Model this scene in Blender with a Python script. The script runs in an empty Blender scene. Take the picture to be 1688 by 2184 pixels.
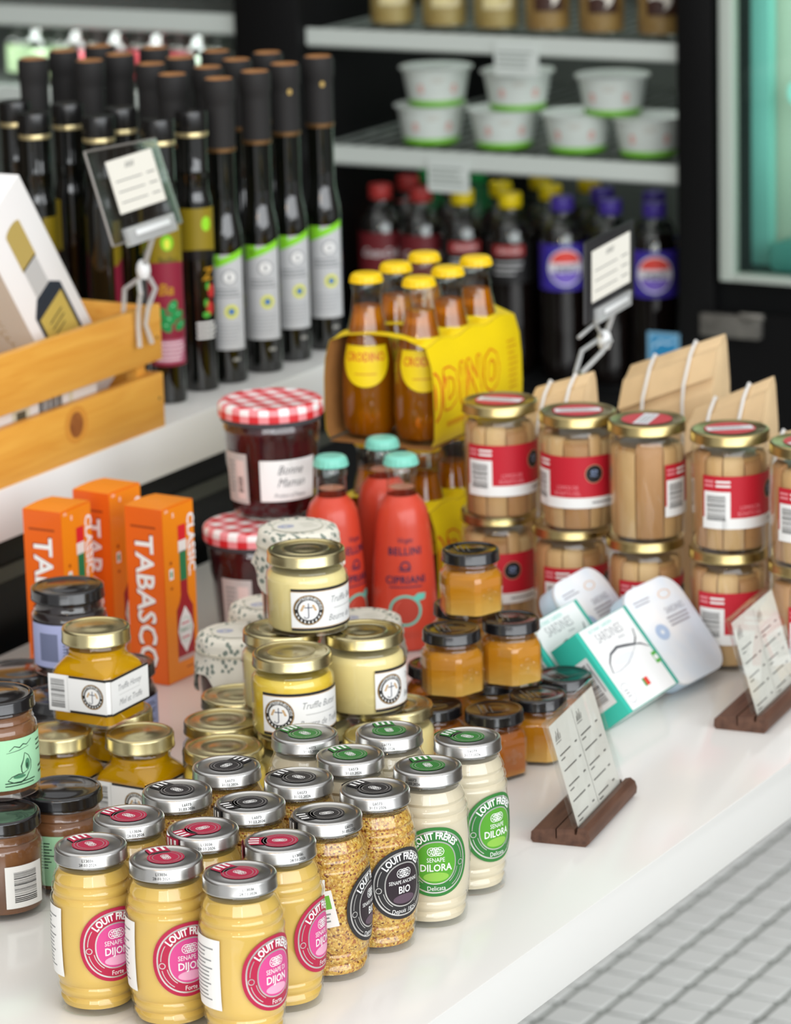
import bpy, bmesh, math, random
from mathutils import Vector, Matrix
random.seed(7)
SC = bpy.context.scene
COL = SC.collection
PI = math.pi
R = math.radians

# ------------------------------------------------------------------ camera
W, H = 1688, 2184
FPX, PITCH, ROLL, YAW, CZ = 7800.0, R(14.5), R(-1.6), R(29.8), 1.55
CT = 0.665                     # counter top height
hd = Vector((-math.sin(YAW), math.cos(YAW), 0)); rt = Vector((math.cos(YAW), math.sin(YAW), 0)); zz = Vector((0, 0, 1))
FW = math.cos(PITCH)*hd - math.sin(PITCH)*zz
UP0 = math.sin(PITCH)*hd + math.cos(PITCH)*zz
CR = math.cos(ROLL)*rt + math.sin(ROLL)*UP0
CU = -math.sin(ROLL)*rt + math.cos(ROLL)*UP0
CAMP = Vector((0, 0, CZ))
cam = bpy.data.cameras.new('camera'); camo = bpy.data.objects.new('camera', cam); COL.objects.link(camo)
m = Matrix((CR, CU, -FW)).transposed().to_4x4(); m.translation = CAMP
camo.matrix_world = m
cam.sensor_fit = 'VERTICAL'; cam.sensor_height = 36.0; cam.lens = FPX*36.0/H
cam.clip_start = 0.05; cam.clip_end = 60
cam.dof.use_dof = True; cam.dof.focus_distance = 2.38; cam.dof.aperture_fstop = 10.5
SC.camera = camo
# ------------------------------------------------------------------ world, lights, exposure
wd = bpy.data.worlds.new('world'); SC.world = wd; wd.use_nodes = True
wd.node_tree.nodes['Background'].inputs[0].default_value = (0.97, 0.98, 1.0, 1)
wd.node_tree.nodes['Background'].inputs[1].default_value = 0.66
def area(name, loc, aim, sx, sy, power, col):
    l = bpy.data.lights.new(name, 'AREA'); l.shape = 'RECTANGLE'; l.size = sx; l.size_y = sy; l.energy = power; l.color = col
    o = bpy.data.objects.new(name, l); COL.objects.link(o); o.location = loc
    o.rotation_euler = (Vector(aim)-Vector(loc)).to_track_quat('-Z', 'Y').to_euler(); return o
area('window_daylight', (8.2, -2.6, 4.3), (-1.6, 2.5, 0.8), 12.0, 6.0, 980, (0.93, 0.97, 1.0))
area('shopfront_daylight', (1.2, -4.2, 2.9), (-1.6, 2.8, 0.9), 3.4, 2.2, 110, (0.93, 0.97, 1.0))
area('overhead_fill_light', (-1.3, 2.0, 4.4), (-1.3, 2.0, 0.8), 6.0, 4.4, 56, (1.0, 0.97, 0.92))  # unseen fill lamp added overhead to even out the light on the display
def bulb(loc, power):
    l = bpy.data.lights.new('pendant_bulb_light', 'POINT'); l.energy = power; l.color = (1.0, 0.62, 0.28); l.shadow_soft_size = 0.05
    o = bpy.data.objects.new('pendant_bulb_light', l); COL.objects.link(o); o.location = loc
for q in ((-0.5, -2.3, 2.15), (0.1, -2.5, 2.1), (-1.2, 0.2, 2.35), (-0.55, 0.35, 2.35)): bulb(q, 7.0)
SC.view_settings.view_transform = 'Standard'; SC.view_settings.look = 'None'
SC.view_settings.exposure = 0.0; SC.view_settings.gamma = 1.0; SC.view_settings.use_curve_mapping = False
SC.cycles.transparent_max_bounces = 24; SC.cycles.max_bounces = 14; SC.cycles.transmission_bounces = 12
SC.cycles.caustics_refractive = False; SC.cycles.caustics_reflective = False; SC.cycles.sample_clamp_indirect = 6.0

# ------------------------------------------------------------------ pixel -> place
def ray(x, y): return FW + CR*((x-W/2)/FPX) - CU*((y-H/2)/FPX)
def on(x, y, z):                       # z above the counter top
    d = ray(x, y); t = (CT+z-CZ)/d.z; return CAMP + d*t
def ony(x, y, yy):
    d = ray(x, y); return CAMP + d*(yy/d.y)
def onx(x, y, xx):
    d = ray(x, y); return CAMP + d*(xx/d.x)
def aview(p): return math.atan2(-p.y, -p.x)      # direction from a thing to the camera
def relax(ps, r, it=200):
    ps = [Vector((p[0], p[1], 0)) for p in ps]
    for _ in range(it):
        for i in range(len(ps)):
            for j in range(i):
                d = ps[i]-ps[j]; L = d.length
                if L < 2*r:
                    e = d/L*(2*r-L)*0.5 if L > 1e-6 else Vector((r, 0, 0)); ps[i] += e; ps[j] -= e
    return ps

# ------------------------------------------------------------------ materials
def lin(c):
    if isinstance(c, str):
        c = c.lstrip('#'); c = [int(c[i:i+2], 16)/255 for i in (0, 2, 4)]
        c = [x/12.92 if x <= 0.04045 else ((x+0.055)/1.055)**2.4 for x in c]
    return (c[0], c[1], c[2], 1)
MATS = {}
def nmat(name):
    m = bpy.data.materials.new(name); m.use_nodes = True; MATS[name] = m
    return m, m.node_tree, m.node_tree.nodes['Principled BSDF']
def pm(name, col, rough=0.5, metal=0.0, spec=0.5, coat=0.0, trans=0.0, ior=1.45, var=0.0, vscale=60, bump=0.0, bscale=200, stretch=None, sss=0.0, c2=None):
    if name in MATS: return MATS[name]
    m, nt, p = nmat(name)
    p.inputs['Base Color'].default_value = lin(col); p.inputs['Roughness'].default_value = rough; p.inputs['Metallic'].default_value = metal
    p.inputs['Specular IOR Level'].default_value = spec; p.inputs['Coat Weight'].default_value = coat; p.inputs['Coat Roughness'].default_value = 0.05
    p.inputs['Transmission Weight'].default_value = trans; p.inputs['IOR'].default_value = ior
    if sss: p.inputs['Subsurface Weight'].default_value = sss; p.inputs['Subsurface Radius'].default_value = (0.01, 0.006, 0.003); p.inputs['Subsurface Scale'].default_value = 0.6
    if var or bump or c2:
        tc = nt.nodes.new('ShaderNodeTexCoord'); mp = nt.nodes.new('ShaderNodeMapping'); nt.links.new(tc.outputs['Object'], mp.inputs[0])
        if stretch: mp.inputs['Scale'].default_value = stretch
        if var or c2:
            n = nt.nodes.new('ShaderNodeTexNoise'); n.inputs['Scale'].default_value = vscale; n.inputs['Detail'].default_value = 3
            nt.links.new(mp.outputs[0], n.inputs['Vector'])
            mx = nt.nodes.new('ShaderNodeMix'); mx.data_type = 'RGBA'
            a = lin(col); b = lin(c2) if c2 else [x*(1-var) for x in a[:3]]+[1]
            rp = nt.nodes.new('ShaderNodeValToRGB'); rp.color_ramp.elements[0].position = 0.35; rp.color_ramp.elements[1].position = 0.68
            nt.links.new(n.outputs['Fac'], rp.inputs[0]); nt.links.new(rp.outputs[0], mx.inputs[0])
            mx.inputs[6].default_value = a; mx.inputs[7].default_value = b
            nt.links.new(mx.outputs[2], p.inputs['Base Color'])
        if bump:
            n2 = nt.nodes.new('ShaderNodeTexNoise'); n2.inputs['Scale'].default_value = bscale; n2.inputs['Detail'].default_value = 2
            nt.links.new(mp.outputs[0], n2.inputs['Vector']); bp = nt.nodes.new('ShaderNodeBump'); bp.inputs['Strength'].default_value = bump; bp.inputs['Distance'].default_value = 0.002
            nt.links.new(n2.outputs['Fac'], bp.inputs['Height']); nt.links.new(bp.outputs[0], p.inputs['Normal'])
    return m
def glassmat(name, tint='#ffffff', ior=1.45, rough=0.02, boost=1.0):
    if name in MATS: return MATS[name]
    m, nt, p = nmat(name); nt.nodes.remove(p); out = nt.nodes['Material Output']
    t = nt.nodes.new('ShaderNodeBsdfTransparent'); t.inputs[0].default_value = lin(tint)
    g = nt.nodes.new('ShaderNodeBsdfGlossy'); g.inputs['Roughness'].default_value = rough; g.inputs[0].default_value = (1, 1, 1, 1)
    f = nt.nodes.new('ShaderNodeLayerWeight'); f.inputs[0].default_value = 0.5
    pw = nt.nodes.new('ShaderNodeMath'); pw.operation = 'POWER'; pw.inputs[1].default_value = 4.0; nt.links.new(f.outputs['Facing'], pw.inputs[0])
    mu = nt.nodes.new('ShaderNodeMath'); mu.operation = 'MULTIPLY_ADD'; mu.inputs[1].default_value = 0.75*boost; mu.inputs[2].default_value = 0.045*boost; mu.use_clamp = True
    nt.links.new(pw.outputs[0], mu.inputs[0])
    x = nt.nodes.new('ShaderNodeMixShader'); nt.links.new(mu.outputs[0], x.inputs[0]); nt.links.new(t.outputs[0], x.inputs[1]); nt.links.new(g.outputs[0], x.inputs[2])
    nt.links.new(x.outputs[0], out.inputs[0]); return m
def syrup(name, col, deep, glow=0.45, rough=0.12, zlo=None, zhi=None):
    """a translucent liquid: refraction mixed with scattering inside the liquid; zlo/zhi give a paler bottom"""
    if name in MATS: return MATS[name]
    m, nt, p = nmat(name); out = nt.nodes['Material Output']
    p.inputs['Base Color'].default_value = lin(col); p.inputs['Transmission Weight'].default_value = 1.0; p.inputs['Roughness'].default_value = rough; p.inputs['IOR'].default_value = 1.38
    tr = nt.nodes.new('ShaderNodeBsdfTranslucent'); tr.inputs[0].default_value = lin(deep)
    df = nt.nodes.new('ShaderNodeBsdfDiffuse'); df.inputs[0].default_value = lin(deep)
    a = nt.nodes.new('ShaderNodeMixShader'); a.inputs[0].default_value = 0.78; nt.links.new(tr.outputs[0], a.inputs[1]); nt.links.new(df.outputs[0], a.inputs[2])
    x = nt.nodes.new('ShaderNodeMixShader'); x.inputs[0].default_value = glow
    nt.links.new(p.outputs[0], x.inputs[1]); nt.links.new(a.outputs[0], x.inputs[2]); nt.links.new(x.outputs[0], out.inputs[0])
    if zlo is not None:
        tc = nt.nodes.new('ShaderNodeTexCoord'); sp = nt.nodes.new('ShaderNodeSeparateXYZ'); nt.links.new(tc.outputs['Object'], sp.inputs[0])
        nz = nt.nodes.new('ShaderNodeTexNoise'); nz.inputs['Scale'].default_value = 60; nt.links.new(tc.outputs['Object'], nz.inputs['Vector'])
        ad = nt.nodes.new('ShaderNodeMath'); ad.operation = 'MULTIPLY_ADD'; ad.inputs[1].default_value = 0.012
        nt.links.new(nz.outputs['Fac'], ad.inputs[0]); nt.links.new(sp.outputs[2], ad.inputs[2])
        mr = nt.nodes.new('ShaderNodeMapRange'); mr.inputs['From Min'].default_value = zlo; mr.inputs['From Max'].default_value = zhi; mr.inputs['To Min'].default_value = min(1, glow+0.3); mr.inputs['To Max'].default_value = glow
        nt.links.new(ad.outputs[0], mr.inputs[0]); nt.links.new(mr.outputs[0], x.inputs[0])
        mc = nt.nodes.new('ShaderNodeMix'); mc.data_type = 'RGBA'; mc.inputs[6].default_value = lin('#ffd878'); mc.inputs[7].default_value = lin(deep)
        m2 = nt.nodes.new('ShaderNodeMapRange'); m2.inputs['From Min'].default_value = zlo; m2.inputs['From Max'].default_value = zhi
        nt.links.new(ad.outputs[0], m2.inputs[0]); nt.links.new(m2.outputs[0], mc.inputs[0])
        nt.links.new(mc.outputs[2], tr.inputs[0]); nt.links.new(mc.outputs[2], df.inputs[0])
    return m
GLASS = glassmat('clear_glass', '#fdfefd', 1.5)
GLASSG = glassmat('greenish_bottle_glass', '#f6fbf8', 1.5)
ACRYL = glassmat('clear_acrylic', '#fcfdfd', 1.45, .02, .6)
def ink(c): return pm('ink_'+c.lstrip('#'), c, 0.45)
WHITEP = pm('white_label_paper', '#f3f3f1', 0.55)
BLACKI = ink('#1d1c1e'); WHITEI = ink('#f4f4f2'); GREYI = ink('#8d8f90'); NAVY = ink('#20284a')
SILVER = pm('silver_lid_metal', '#cfcecb', 0.28, 1.0)
GOLD = pm('gold_lid_metal', '#cdc193', 0.27, 1.0)
BRASS = pm('brass_lid_metal', '#bdab78', 0.3, 1.0)
BLACKL = pm('black_lacquer_lid', '#141315', 0.18, 0.0, 0.6, 0.4)

# ------------------------------------------------------------------ mesh builder (millimetres)
class MB:
    def __init__(s): s.v = []; s.f = []; s.fm = []; s.mats = []
    def mi(s, mat):
        if mat not in s.mats: s.mats.append(mat)
        return s.mats.index(mat)
    def raw(s, vs, fs, mat):
        o = len(s.v); i = s.mi(mat); s.v += [tuple(v) for v in vs]
        for f in fs: s.f.append([o+k for k in f]); s.fm.append(i)
        return s
    def lathe(s, prof, mat, n=40, mod=None, cx=0, cy=0, a0=0.0):
        vs = []; rows = []
        for k, (r, z) in enumerate(prof):
            if r <= 1e-6: rows.append([len(vs)]); vs.append((cx, cy, z))
            else:
                row = []
                for i in range(n):
                    a = a0+2*PI*i/n; rr = r*(mod(a, k, z) if mod else 1.0)
                    row.append(len(vs)); vs.append((cx+rr*math.cos(a), cy+rr*math.sin(a), z))
                rows.append(row)
        fs = []
        for a, b in zip(rows, rows[1:]):
            for i in range(n):
                j = (i+1) % n
                if len(a) == 1 and len(b) == 1: continue
                if len(a) == 1: fs.append([a[0], b[j], b[i]])
                elif len(b) == 1: fs.append([a[i], a[j], b[0]])
                else: fs.append([a[i], a[j], b[j], b[i]])
        return s.raw(vs, fs, mat)
    def box(s, x0, x1, y0, y1, z0, z1, mat):
        vs = [(x, y, z) for z in (z0, z1) for y in (y0, y1) for x in (x0, x1)]
        return s.raw(vs, [[0, 2, 3, 1], [4, 5, 7, 6], [0, 1, 5, 4], [2, 6, 7, 3], [0, 4, 6, 2], [1, 3, 7, 5]], mat)
    def prism(s, poly, c0, c1, mat, fn=lambda a, b, c: (a, b, c), taper=1.0):
        n = len(poly); vs = [fn(a, b, c0) for a, b in poly] + [fn(a*taper, b*taper, c1) for a, b in poly]
        fs = [list(range(n))[::-1], list(range(n, 2*n))] + [[i, (i+1) % n, n+(i+1) % n, n+i] for i in range(n)]
        return s.raw(vs, fs, mat)
    def loft(s, secs, mat, cap=True):
        n = len(secs[0]); vs = [p for sec in secs for p in sec]; fs = []
        for k in range(len(secs)-1):
            for i in range(n):
                j = (i+1) % n; fs.append([k*n+i, k*n+j, (k+1)*n+j, (k+1)*n+i])
        if cap: fs += [list(range(n))[::-1], list(range((len(secs)-1)*n, len(secs)*n))]
        return s.raw(vs, fs, mat)
    def grid(s, fn, nu, nv, mat):
        vs = [fn(i/nu, j/nv) for j in range(nv+1) for i in range(nu+1)]
        return s.raw(vs, [[j*(nu+1)+i, j*(nu+1)+i+1, (j+1)*(nu+1)+i+1, (j+1)*(nu+1)+i] for j in range(nv) for i in range(nu)], mat)
    def tube(s, path, r, mat, n=8):
        path = [Vector(p) for p in path]; secs = []
        for i, p in enumerate(path):
            t = (path[min(i+1, len(path)-1)]-path[max(i-1, 0)]).normalized()
            a = t.orthogonal().normalized() if i == 0 else (prev - t*prev.dot(t)).normalized()
            prev = a; b = t.cross(a)
            secs.append([tuple(p+(a*math.cos(2*PI*k/n)+b*math.sin(2*PI*k/n))*r) for k in range(n)])
        return s.loft(secs, mat)
    def mesh(s, name, bevel=0, smooth=40, segs=2):
        me = bpy.data.meshes.new(name)
        me.from_pydata([(x*.001, y*.001, z*.001) for x, y, z in s.v], [], s.f)
        for m in s.mats: me.materials.append(m)
        me.polygons.foreach_set('material_index', s.fm)
        bm = bmesh.new(); bm.from_mesh(me)
        bmesh.ops.recalc_face_normals(bm, faces=bm.faces)
        if bevel:
            es = [e for e in bm.edges if len(e.link_faces) == 2 and e.calc_face_angle(0) > 0.5]
            bmesh.ops.bevel(bm, geom=es, offset=bevel*.001, segments=segs, profile=0.5, affect='EDGES', clamp_overlap=True)
        bm.to_mesh(me); bm.free()
        if smooth:
            me.polygons.foreach_set('use_smooth', [True]*len(me.polygons)); me.set_sharp_from_angle(angle=R(smooth))
        me.update(); return me
    def build(s, name, parent=None, loc=(0, 0, 0), rot=(0, 0, 0), bevel=0, smooth=40, segs=2):
        o = bpy.data.objects.new(name, s.mesh(name, bevel, smooth, segs)); COL.objects.link(o)
        o.location = loc; o.rotation_euler = rot
        if parent: o.parent = parent
        return o
def rrect(w, h, r, n=5):
    pts = []
    for cx, cy, a in ((w/2-r, h/2-r, 0), (-w/2+r, h/2-r, 90), (-w/2+r, -h/2+r, 180), (w/2-r, -h/2+r, 270)):
        for k in range(n+1):
            t = R(a+90*k/n); pts.append((cx+r*math.cos(t), cy+r*math.sin(t)))
    return pts
def ngon(r, n, a0=0): return [(r*math.cos(a0+2*PI*k/n), r*math.sin(a0+2*PI*k/n)) for k in range(n)]

# ------------------------------------------------------------------ flat print (labels, signs) in millimetres
TXT = {}
def textgeo(s, bold=0.0, shear=0.0, space=1.0):
    k = (s, bold, shear, space)
    if k not in TXT:
        cu = bpy.data.curves.new('t', 'FONT'); cu.body = s; cu.size = 1.0; cu.align_x = 'CENTER'; cu.align_y = 'CENTER'
        cu.resolution_u = 2; cu.offset = bold; cu.shear = shear; cu.space_character = space
        ob = bpy.data.objects.new('t', cu); me = ob.to_mesh()
        TXT[k] = ([(v.co.x, v.co.y) for v in me.vertices], [list(p.vertices) for p in me.polygons])
        ob.to_mesh_clear(); bpy.data.objects.remove(ob); bpy.data.curves.remove(cu)
    return TXT[k]
class Pr:
    def __init__(s): s.v = []; s.f = []; s.fm = []; s.mats = []
    def add(s, vs, fs, mat, l):
        if mat not in s.mats: s.mats.append(mat)
        i = s.mats.index(mat); o = len(s.v); s.v += [(u, v, l) for u, v in vs]
        for f in fs: s.f.append([o+k for k in f]); s.fm.append(i)
        return s
    def rect(s, u0, v0, u1, v1, mat, l=0, n=1, m=1):
        vs = [(u0+(u1-u0)*i/n, v0+(v1-v0)*j/m) for j in range(m+1) for i in range(n+1)]
        return s.add(vs, [[j*(n+1)+i, j*(n+1)+i+1, (j+1)*(n+1)+i+1, (j+1)*(n+1)+i] for j in range(m) for i in range(n)], mat, l)
    def ell(s, cu, cv, ru, rv, mat, l=0, r0=0.0, n=40, rings=1, a0=0, a1=360, p=1.0):
        vs = []; fs = []
        full = abs(a1-a0) >= 359.9; cols = n if full else n+1
        for k in range(rings+1):
            q = r0+(1-r0)*k/rings
            for i in range(cols):
                t = R(a0+(a1-a0)*i/n); c, d = math.cos(t), math.sin(t)
                c = math.copysign(abs(c)**p, c); d = math.copysign(abs(d)**p, d)
                vs.append((cu+ru*q*c, cv+rv*q*d))
        for k in range(rings):
            for i in range(n):
                j = (i+1) % cols; fs.append([k*cols+i, k*cols+j, (k+1)*cols+j, (k+1)*cols+i])
        return s.add(vs, fs, mat, l)
    def poly(s, pts, mat, l=0): return s.add(pts, [list(range(len(pts)))], mat, l)
    def text(s, t, cu, cv, size, mat, l=2, bold=0.0, shear=0.0, rot=0, sx=1.0, arc=None, space=1.0):
        vs, fs = textgeo(t, bold, shear, space); c, d = math.cos(R(rot)), math.sin(R(rot)); out = []
        for x, y in vs:
            x *= size*sx; y *= size
            if arc:                                        # arc = (ru, rv): bend over the top of an ellipse
                a = PI/2 - x/((abs(arc[0])+arc[1])/2) if arc[0] > 0 else -PI/2 + x/((abs(arc[0])+arc[1])/2)
                sg = 1 if arc[0] > 0 else -1
                a -= R(rot); out.append((cu+(abs(arc[0])+sg*y)*math.cos(a), cv+(arc[1]+sg*y)*math.sin(a)))
            else: out.append((cu+x*c-y*d, cv+x*d+y*c))
        return s.add(out, fs, mat, l)
    def lines(s, u0, v0, u1, v1, n, mat, l=1, fill=0.45, jag=0.25, seg=1):
        h = (v1-v0)/n
        for k in range(n):
            e = u1-(u1-u0)*jag*random.random(); v = v0+h*(k+.5)
            s.rect(u0, v-h*fill/2, e, v+h*fill/2, mat, l, seg)
        return s
    def barcode(s, u0, v0, u1, v1, mat=None, n=16, l=1, horiz=False):
        mat = mat or BLACKI; rnd = random.Random(5); x = 0.0
        while x < 0.97:
            w = rnd.choice((.012, .02, .035)); 
            if horiz: s.rect(u0, v0+(v1-v0)*x, u1, v0+(v1-v0)*min(1, x+w), mat, l)
            else: s.rect(u0+(u1-u0)*x, v0, u0+(u1-u0)*min(1, x+w), v1, mat, l)
            x += w+rnd.choice((.015, .022, .035))
        return s
    def build(s, name, fn, parent=None, loc=(0, 0, 0), rot=(0, 0, 0)):
        me = bpy.data.meshes.new(name); du = getattr(fn, 'du', None)
        if du:                                   # cut the flat print into narrow strips so that it follows the curve
            me.from_pydata(s.v, [], s.f); me.polygons.foreach_set('material_index', s.fm); bm = bmesh.new(); bm.from_mesh(me)
            for ax, st in ((0, du), (1, fn.dv)):
                if not st: continue
                lo, hi = min(v[ax] for v in s.v), max(v[ax] for v in s.v); k = math.ceil(lo/st)
                while k*st < hi-1e-4:
                    co, no = [0, 0, 0], [0, 0, 0]; co[ax] = k*st+.0137; no[ax] = 1
                    bmesh.ops.bisect_plane(bm, geom=bm.verts[:]+bm.edges[:]+bm.faces[:], dist=1e-5, plane_co=co, plane_no=no); k += 1
            for v in bm.verts: v.co = [c*.001 for c in fn(*v.co)]
            bm.to_mesh(me); bm.free()
        else:
            me.from_pydata([tuple(c*.001 for c in fn(*v)) for v in s.v], [], s.f); me.polygons.foreach_set('material_index', s.fm)
        for m in s.mats: me.materials.append(m)
        me.update()
        o = bpy.data.objects.new(name, me); COL.objects.link(o); o.location = loc; o.rotation_euler = rot
        if parent: o.parent = parent
        return o
    def stroke(s, pts, w, mat, l=1):
        n = len(pts); L = []; Q = []
        for i, p in enumerate(pts):
            a, b = pts[max(0, i-1)], pts[min(n-1, i+1)]; dx, dy = b[0]-a[0], b[1]-a[1]; d = math.hypot(dx, dy) or 1; ww = w*(1-.55*abs(2*i/(n-1)-1))/2
            L.append((p[0]-dy/d*ww, p[1]+dx/d*ww)); Q.append((p[0]+dy/d*ww, p[1]-dx/d*ww))
        return s.add(L+Q, [[i, i+1, n+i+1, n+i] for i in range(n-1)], mat, l)
LV = 0.09
def cyl(rf, z0, a0=0.0, base=0.35):
    f = rf if callable(rf) else (lambda z: rf); rr = f(z0)
    def g(u, v, l):
        r = f(z0+v)+base+l*LV; a = R(a0)+u/rr; return (r*math.cos(a), r*math.sin(a), z0+v)
    g.du = math.sqrt(8*rr*.025); g.dv = 4.0 if callable(rf) else 0
    return g
def flat(o, ex, ey, base=0.3):
    o, ex, ey = Vector(o), Vector(ex).normalized(), Vector(ey).normalized(); n = ex.cross(ey)
    return lambda u, v, l: tuple(o+ex*u+ey*v+n*(base+l*LV))

# ------------------------------------------------------------------ things
def thing(name, label='', cat='', group=None, loc=(0, 0, 0), rz=0):
    o = bpy.data.objects.new(name, None); COL.objects.link(o); o.empty_display_size = 0.02
    o.location = loc; o.rotation_euler = (0, 0, rz)
    if label: tag(o, label, cat, group)
    return o
def tag(o, label, cat, group=None):
    o['label'] = label; o['category'] = cat
    if group: o['group'] = group
    return o
def struct(o): o['kind'] = 'structure'; return o
def dup(root):
    r = root.copy(); COL.objects.link(r)
    for ch in root.children:
        c = ch.copy(); COL.objects.link(c); c.parent = r
        for g in ch.children:
            d = g.copy(); COL.objects.link(d); d.parent = c
    return r
USED = set()
def place(proto, loc, rz, label, cat=None, group=None):
    o = proto if proto.name not in USED else dup(proto)
    USED.add(o.name); USED.add(proto.name)
    o.location = loc; o.rotation_euler = (0, 0, rz); o['label'] = label
    if cat: o['category'] = cat
    if group: o['group'] = group
    return o
def child(o, start):
    for c in o.children:
        if c.name.split('.')[0] == start: return c
def at(p, z): return Vector((p.x, p.y, CT+z))
def lid_prof(r, z0, z1, lip=1.2, dish=0.8):
    return [(r-1.0, z0), (r, z0+.3), (r, z0+1.5), (r-.35, z0+2.2), (r-.35, z1-1.8), (r-.9, z1-.5), (r-1.8, z1), (r-3.4, z1), (r-4.2, z1-dish), (r*.45, z1-dish), (r*.42, z1-dish*.5), (0, z1-dish*.5)]

# ================================================================== THE SETTING
def marble():
    m, nt, p = nmat('white_veined_quartz')
    tc = nt.nodes.new('ShaderNodeTexCoord'); n1 = nt.nodes.new('ShaderNodeTexNoise'); n1.inputs['Scale'].default_value = 3.2; n1.inputs['Detail'].default_value = 5
    nt.links.new(tc.outputs['Object'], n1.inputs['Vector'])
    ad = nt.nodes.new('ShaderNodeMix'); ad.data_type = 'VECTOR'; ad.inputs[0].default_value = 0.22
    nt.links.new(tc.outputs['Object'], ad.inputs[4]); nt.links.new(n1.outputs['Color'], ad.inputs[5])
    vo = nt.nodes.new('ShaderNodeTexVoronoi'); vo.feature = 'DISTANCE_TO_EDGE'; vo.inputs['Scale'].default_value = 5.2
    nt.links.new(ad.outputs[1], vo.inputs['Vector'])
    rp = nt.nodes.new('ShaderNodeValToRGB'); rp.color_ramp.elements[0].position = 0.0; rp.color_ramp.elements[0].color = (1, 1, 1, 1)
    rp.color_ramp.elements[1].position = 0.012; rp.color_ramp.elements[1].color = (0, 0, 0, 1)
    nt.links.new(vo.outputs['Distance'], rp.inputs[0])
    n2 = nt.nodes.new('ShaderNodeTexNoise'); n2.inputs['Scale'].default_value = 2.3; nt.links.new(tc.outputs['Object'], n2.inputs['Vector'])
    r2 = nt.nodes.new('ShaderNodeMapRange'); r2.inputs['From Min'].default_value = 0.45; r2.inputs['From Max'].default_value = 0.75; r2.inputs['To Max'].default_value = 0.55
    nt.links.new(n2.outputs['Fac'], r2.inputs[0])
    mu = nt.nodes.new('ShaderNodeMath'); mu.operation = 'MULTIPLY'; nt.links.new(rp.outputs[0], mu.inputs[0]); nt.links.new(r2.outputs[0], mu.inputs[1])
    mx = nt.nodes.new('ShaderNodeMix'); mx.data_type = 'RGBA'; mx.inputs[6].default_value = lin('#e9e8e4'); mx.inputs[7].default_value = lin('#b4b2ae')
    nt.links.new(mu.outputs[0], mx.inputs[0]); nt.links.new(mx.outputs[2], p.inputs['Base Color'])
    p.inputs['Roughness'].default_value = 0.14; p.inputs['Specular IOR Level'].default_value = 0.5
    return m
MARBLE = marble()
BLK = pm('black_powder_coat', '#0b0b0c', 0.45, spec=0.3)
BLK2 = pm('black_satin_panel', '#121314', 0.35, spec=0.3)
GROUT = pm('grey_floor_grout', '#646a61', 0.9, var=0.25, vscale=30)
TILE = pm('white_glazed_tile', '#f6f6f3', 0.25, var=0.05, vscale=9)
WALLM = pm('dark_wall_paint', '#4a3f34', 0.8, var=0.1, vscale=8)
ALU = pm('brushed_aluminium', '#b4bdb4', 0.4, 0.0)
STRIPM = pm('grey_plastic_price_rail', '#c3cac4', 0.4)
TEALM = pm('teal_tinted_interior', '#7fc4bb', 0.5)
PALEM = pm('pale_green_interior', '#b4c6b4', 0.55)
FRINT = pm('dark_fridge_liner', '#6a706a', 0.6, spec=0.3)

fl = MB(); fl.box(-7000, 5000, -3000, 6500, -30, -3, GROUT); floor = struct(fl.build('floor', smooth=0))
TS = 0.0547; TX, TY = -1.743, 3.543
tp = MB(); tp.box(-TS*500+3.4, TS*500-3.4, -TS*500+3.4, TS*500-3.4, -6, 0, TILE); tme = tp.mesh('tile', bevel=1.0, segs=1)
fv, ff = [], []
for i in range(-18, 44):
    for j in range(-40, 24):
        cx, cy = TX+(i+.5)*TS, TY+(j+.5)*TS
        if -3 <= i <= 9 and -8 <= j <= 10:
            o = bpy.data.objects.new('tile', tme); COL.objects.link(o); o.parent = floor
            o.location = (cx, cy, -.0006*random.random()); o.rotation_euler = (0, 0, R(random.uniform(-.5, .5)))
        else:
            k = len(fv); a = TS/2-.0034
            for z, b in ((-.006, a), (-.0008, a), (0, a-.0008)): fv += [(cx-b, cy-b, z), (cx+b, cy-b, z), (cx+b, cy+b, z), (cx-b, cy+b, z)]
            for q in (0, 4): ff += [[k+q+e, k+q+(e+1) % 4, k+q+4+(e+1) % 4, k+q+4+e] for e in range(4)]
            ff.append([k+8, k+9, k+10, k+11])
me = bpy.data.meshes.new('tile_field'); me.from_pydata(fv, [], ff); me.materials.append(TILE); me.update()
o = bpy.data.objects.new('tile_field', me); COL.objects.link(o); o.parent = floor; o['kind'] = 'stuff'
b = MB(); b.box(-7000, 5000, 5300, 5420, 0, 3400, WALLM); struct(b.build('wall_back', smooth=0))
b = MB(); b.box(-4620, -4500, -3000, 5300, 0, 3400, WALLM); struct(b.build('wall_left', smooth=0))

# display counter
ctr = thing('display_counter', 'long white veined quartz display counter with a thick square edge', 'counter', loc=(0, 0, 0))
b = MB(); b.box(-1772, -1053, 700, 2960, (CT-.045)*1000, CT*1000, MARBLE); b.build('countertop', ctr, bevel=1.2)
b = MB(); b.box(-1760, -1420, 760, 1350, 80, (CT-.045)*1000, pm('white_cabinet_paint', '#dfe0de', 0.5)); b.build('pedestal', ctr)
b = MB(); b.box(-1750, -1440, 780, 1330, 0, 80, BLK2); b.build('plinth', ctr)
b = MB(); b.box(-1790, -1768, 760, 2940, (CT-.12)*1000, (CT-.045)*1000, BLK2); b.box(-1768, -1500, 1900, 1930, (CT-.09)*1000, (CT-.045)*1000, BLK2); b.box(-1768, -1500, 2400, 2430, (CT-.09)*1000, (CT-.045)*1000, BLK2); b.build('bracket', ctr)
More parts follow.
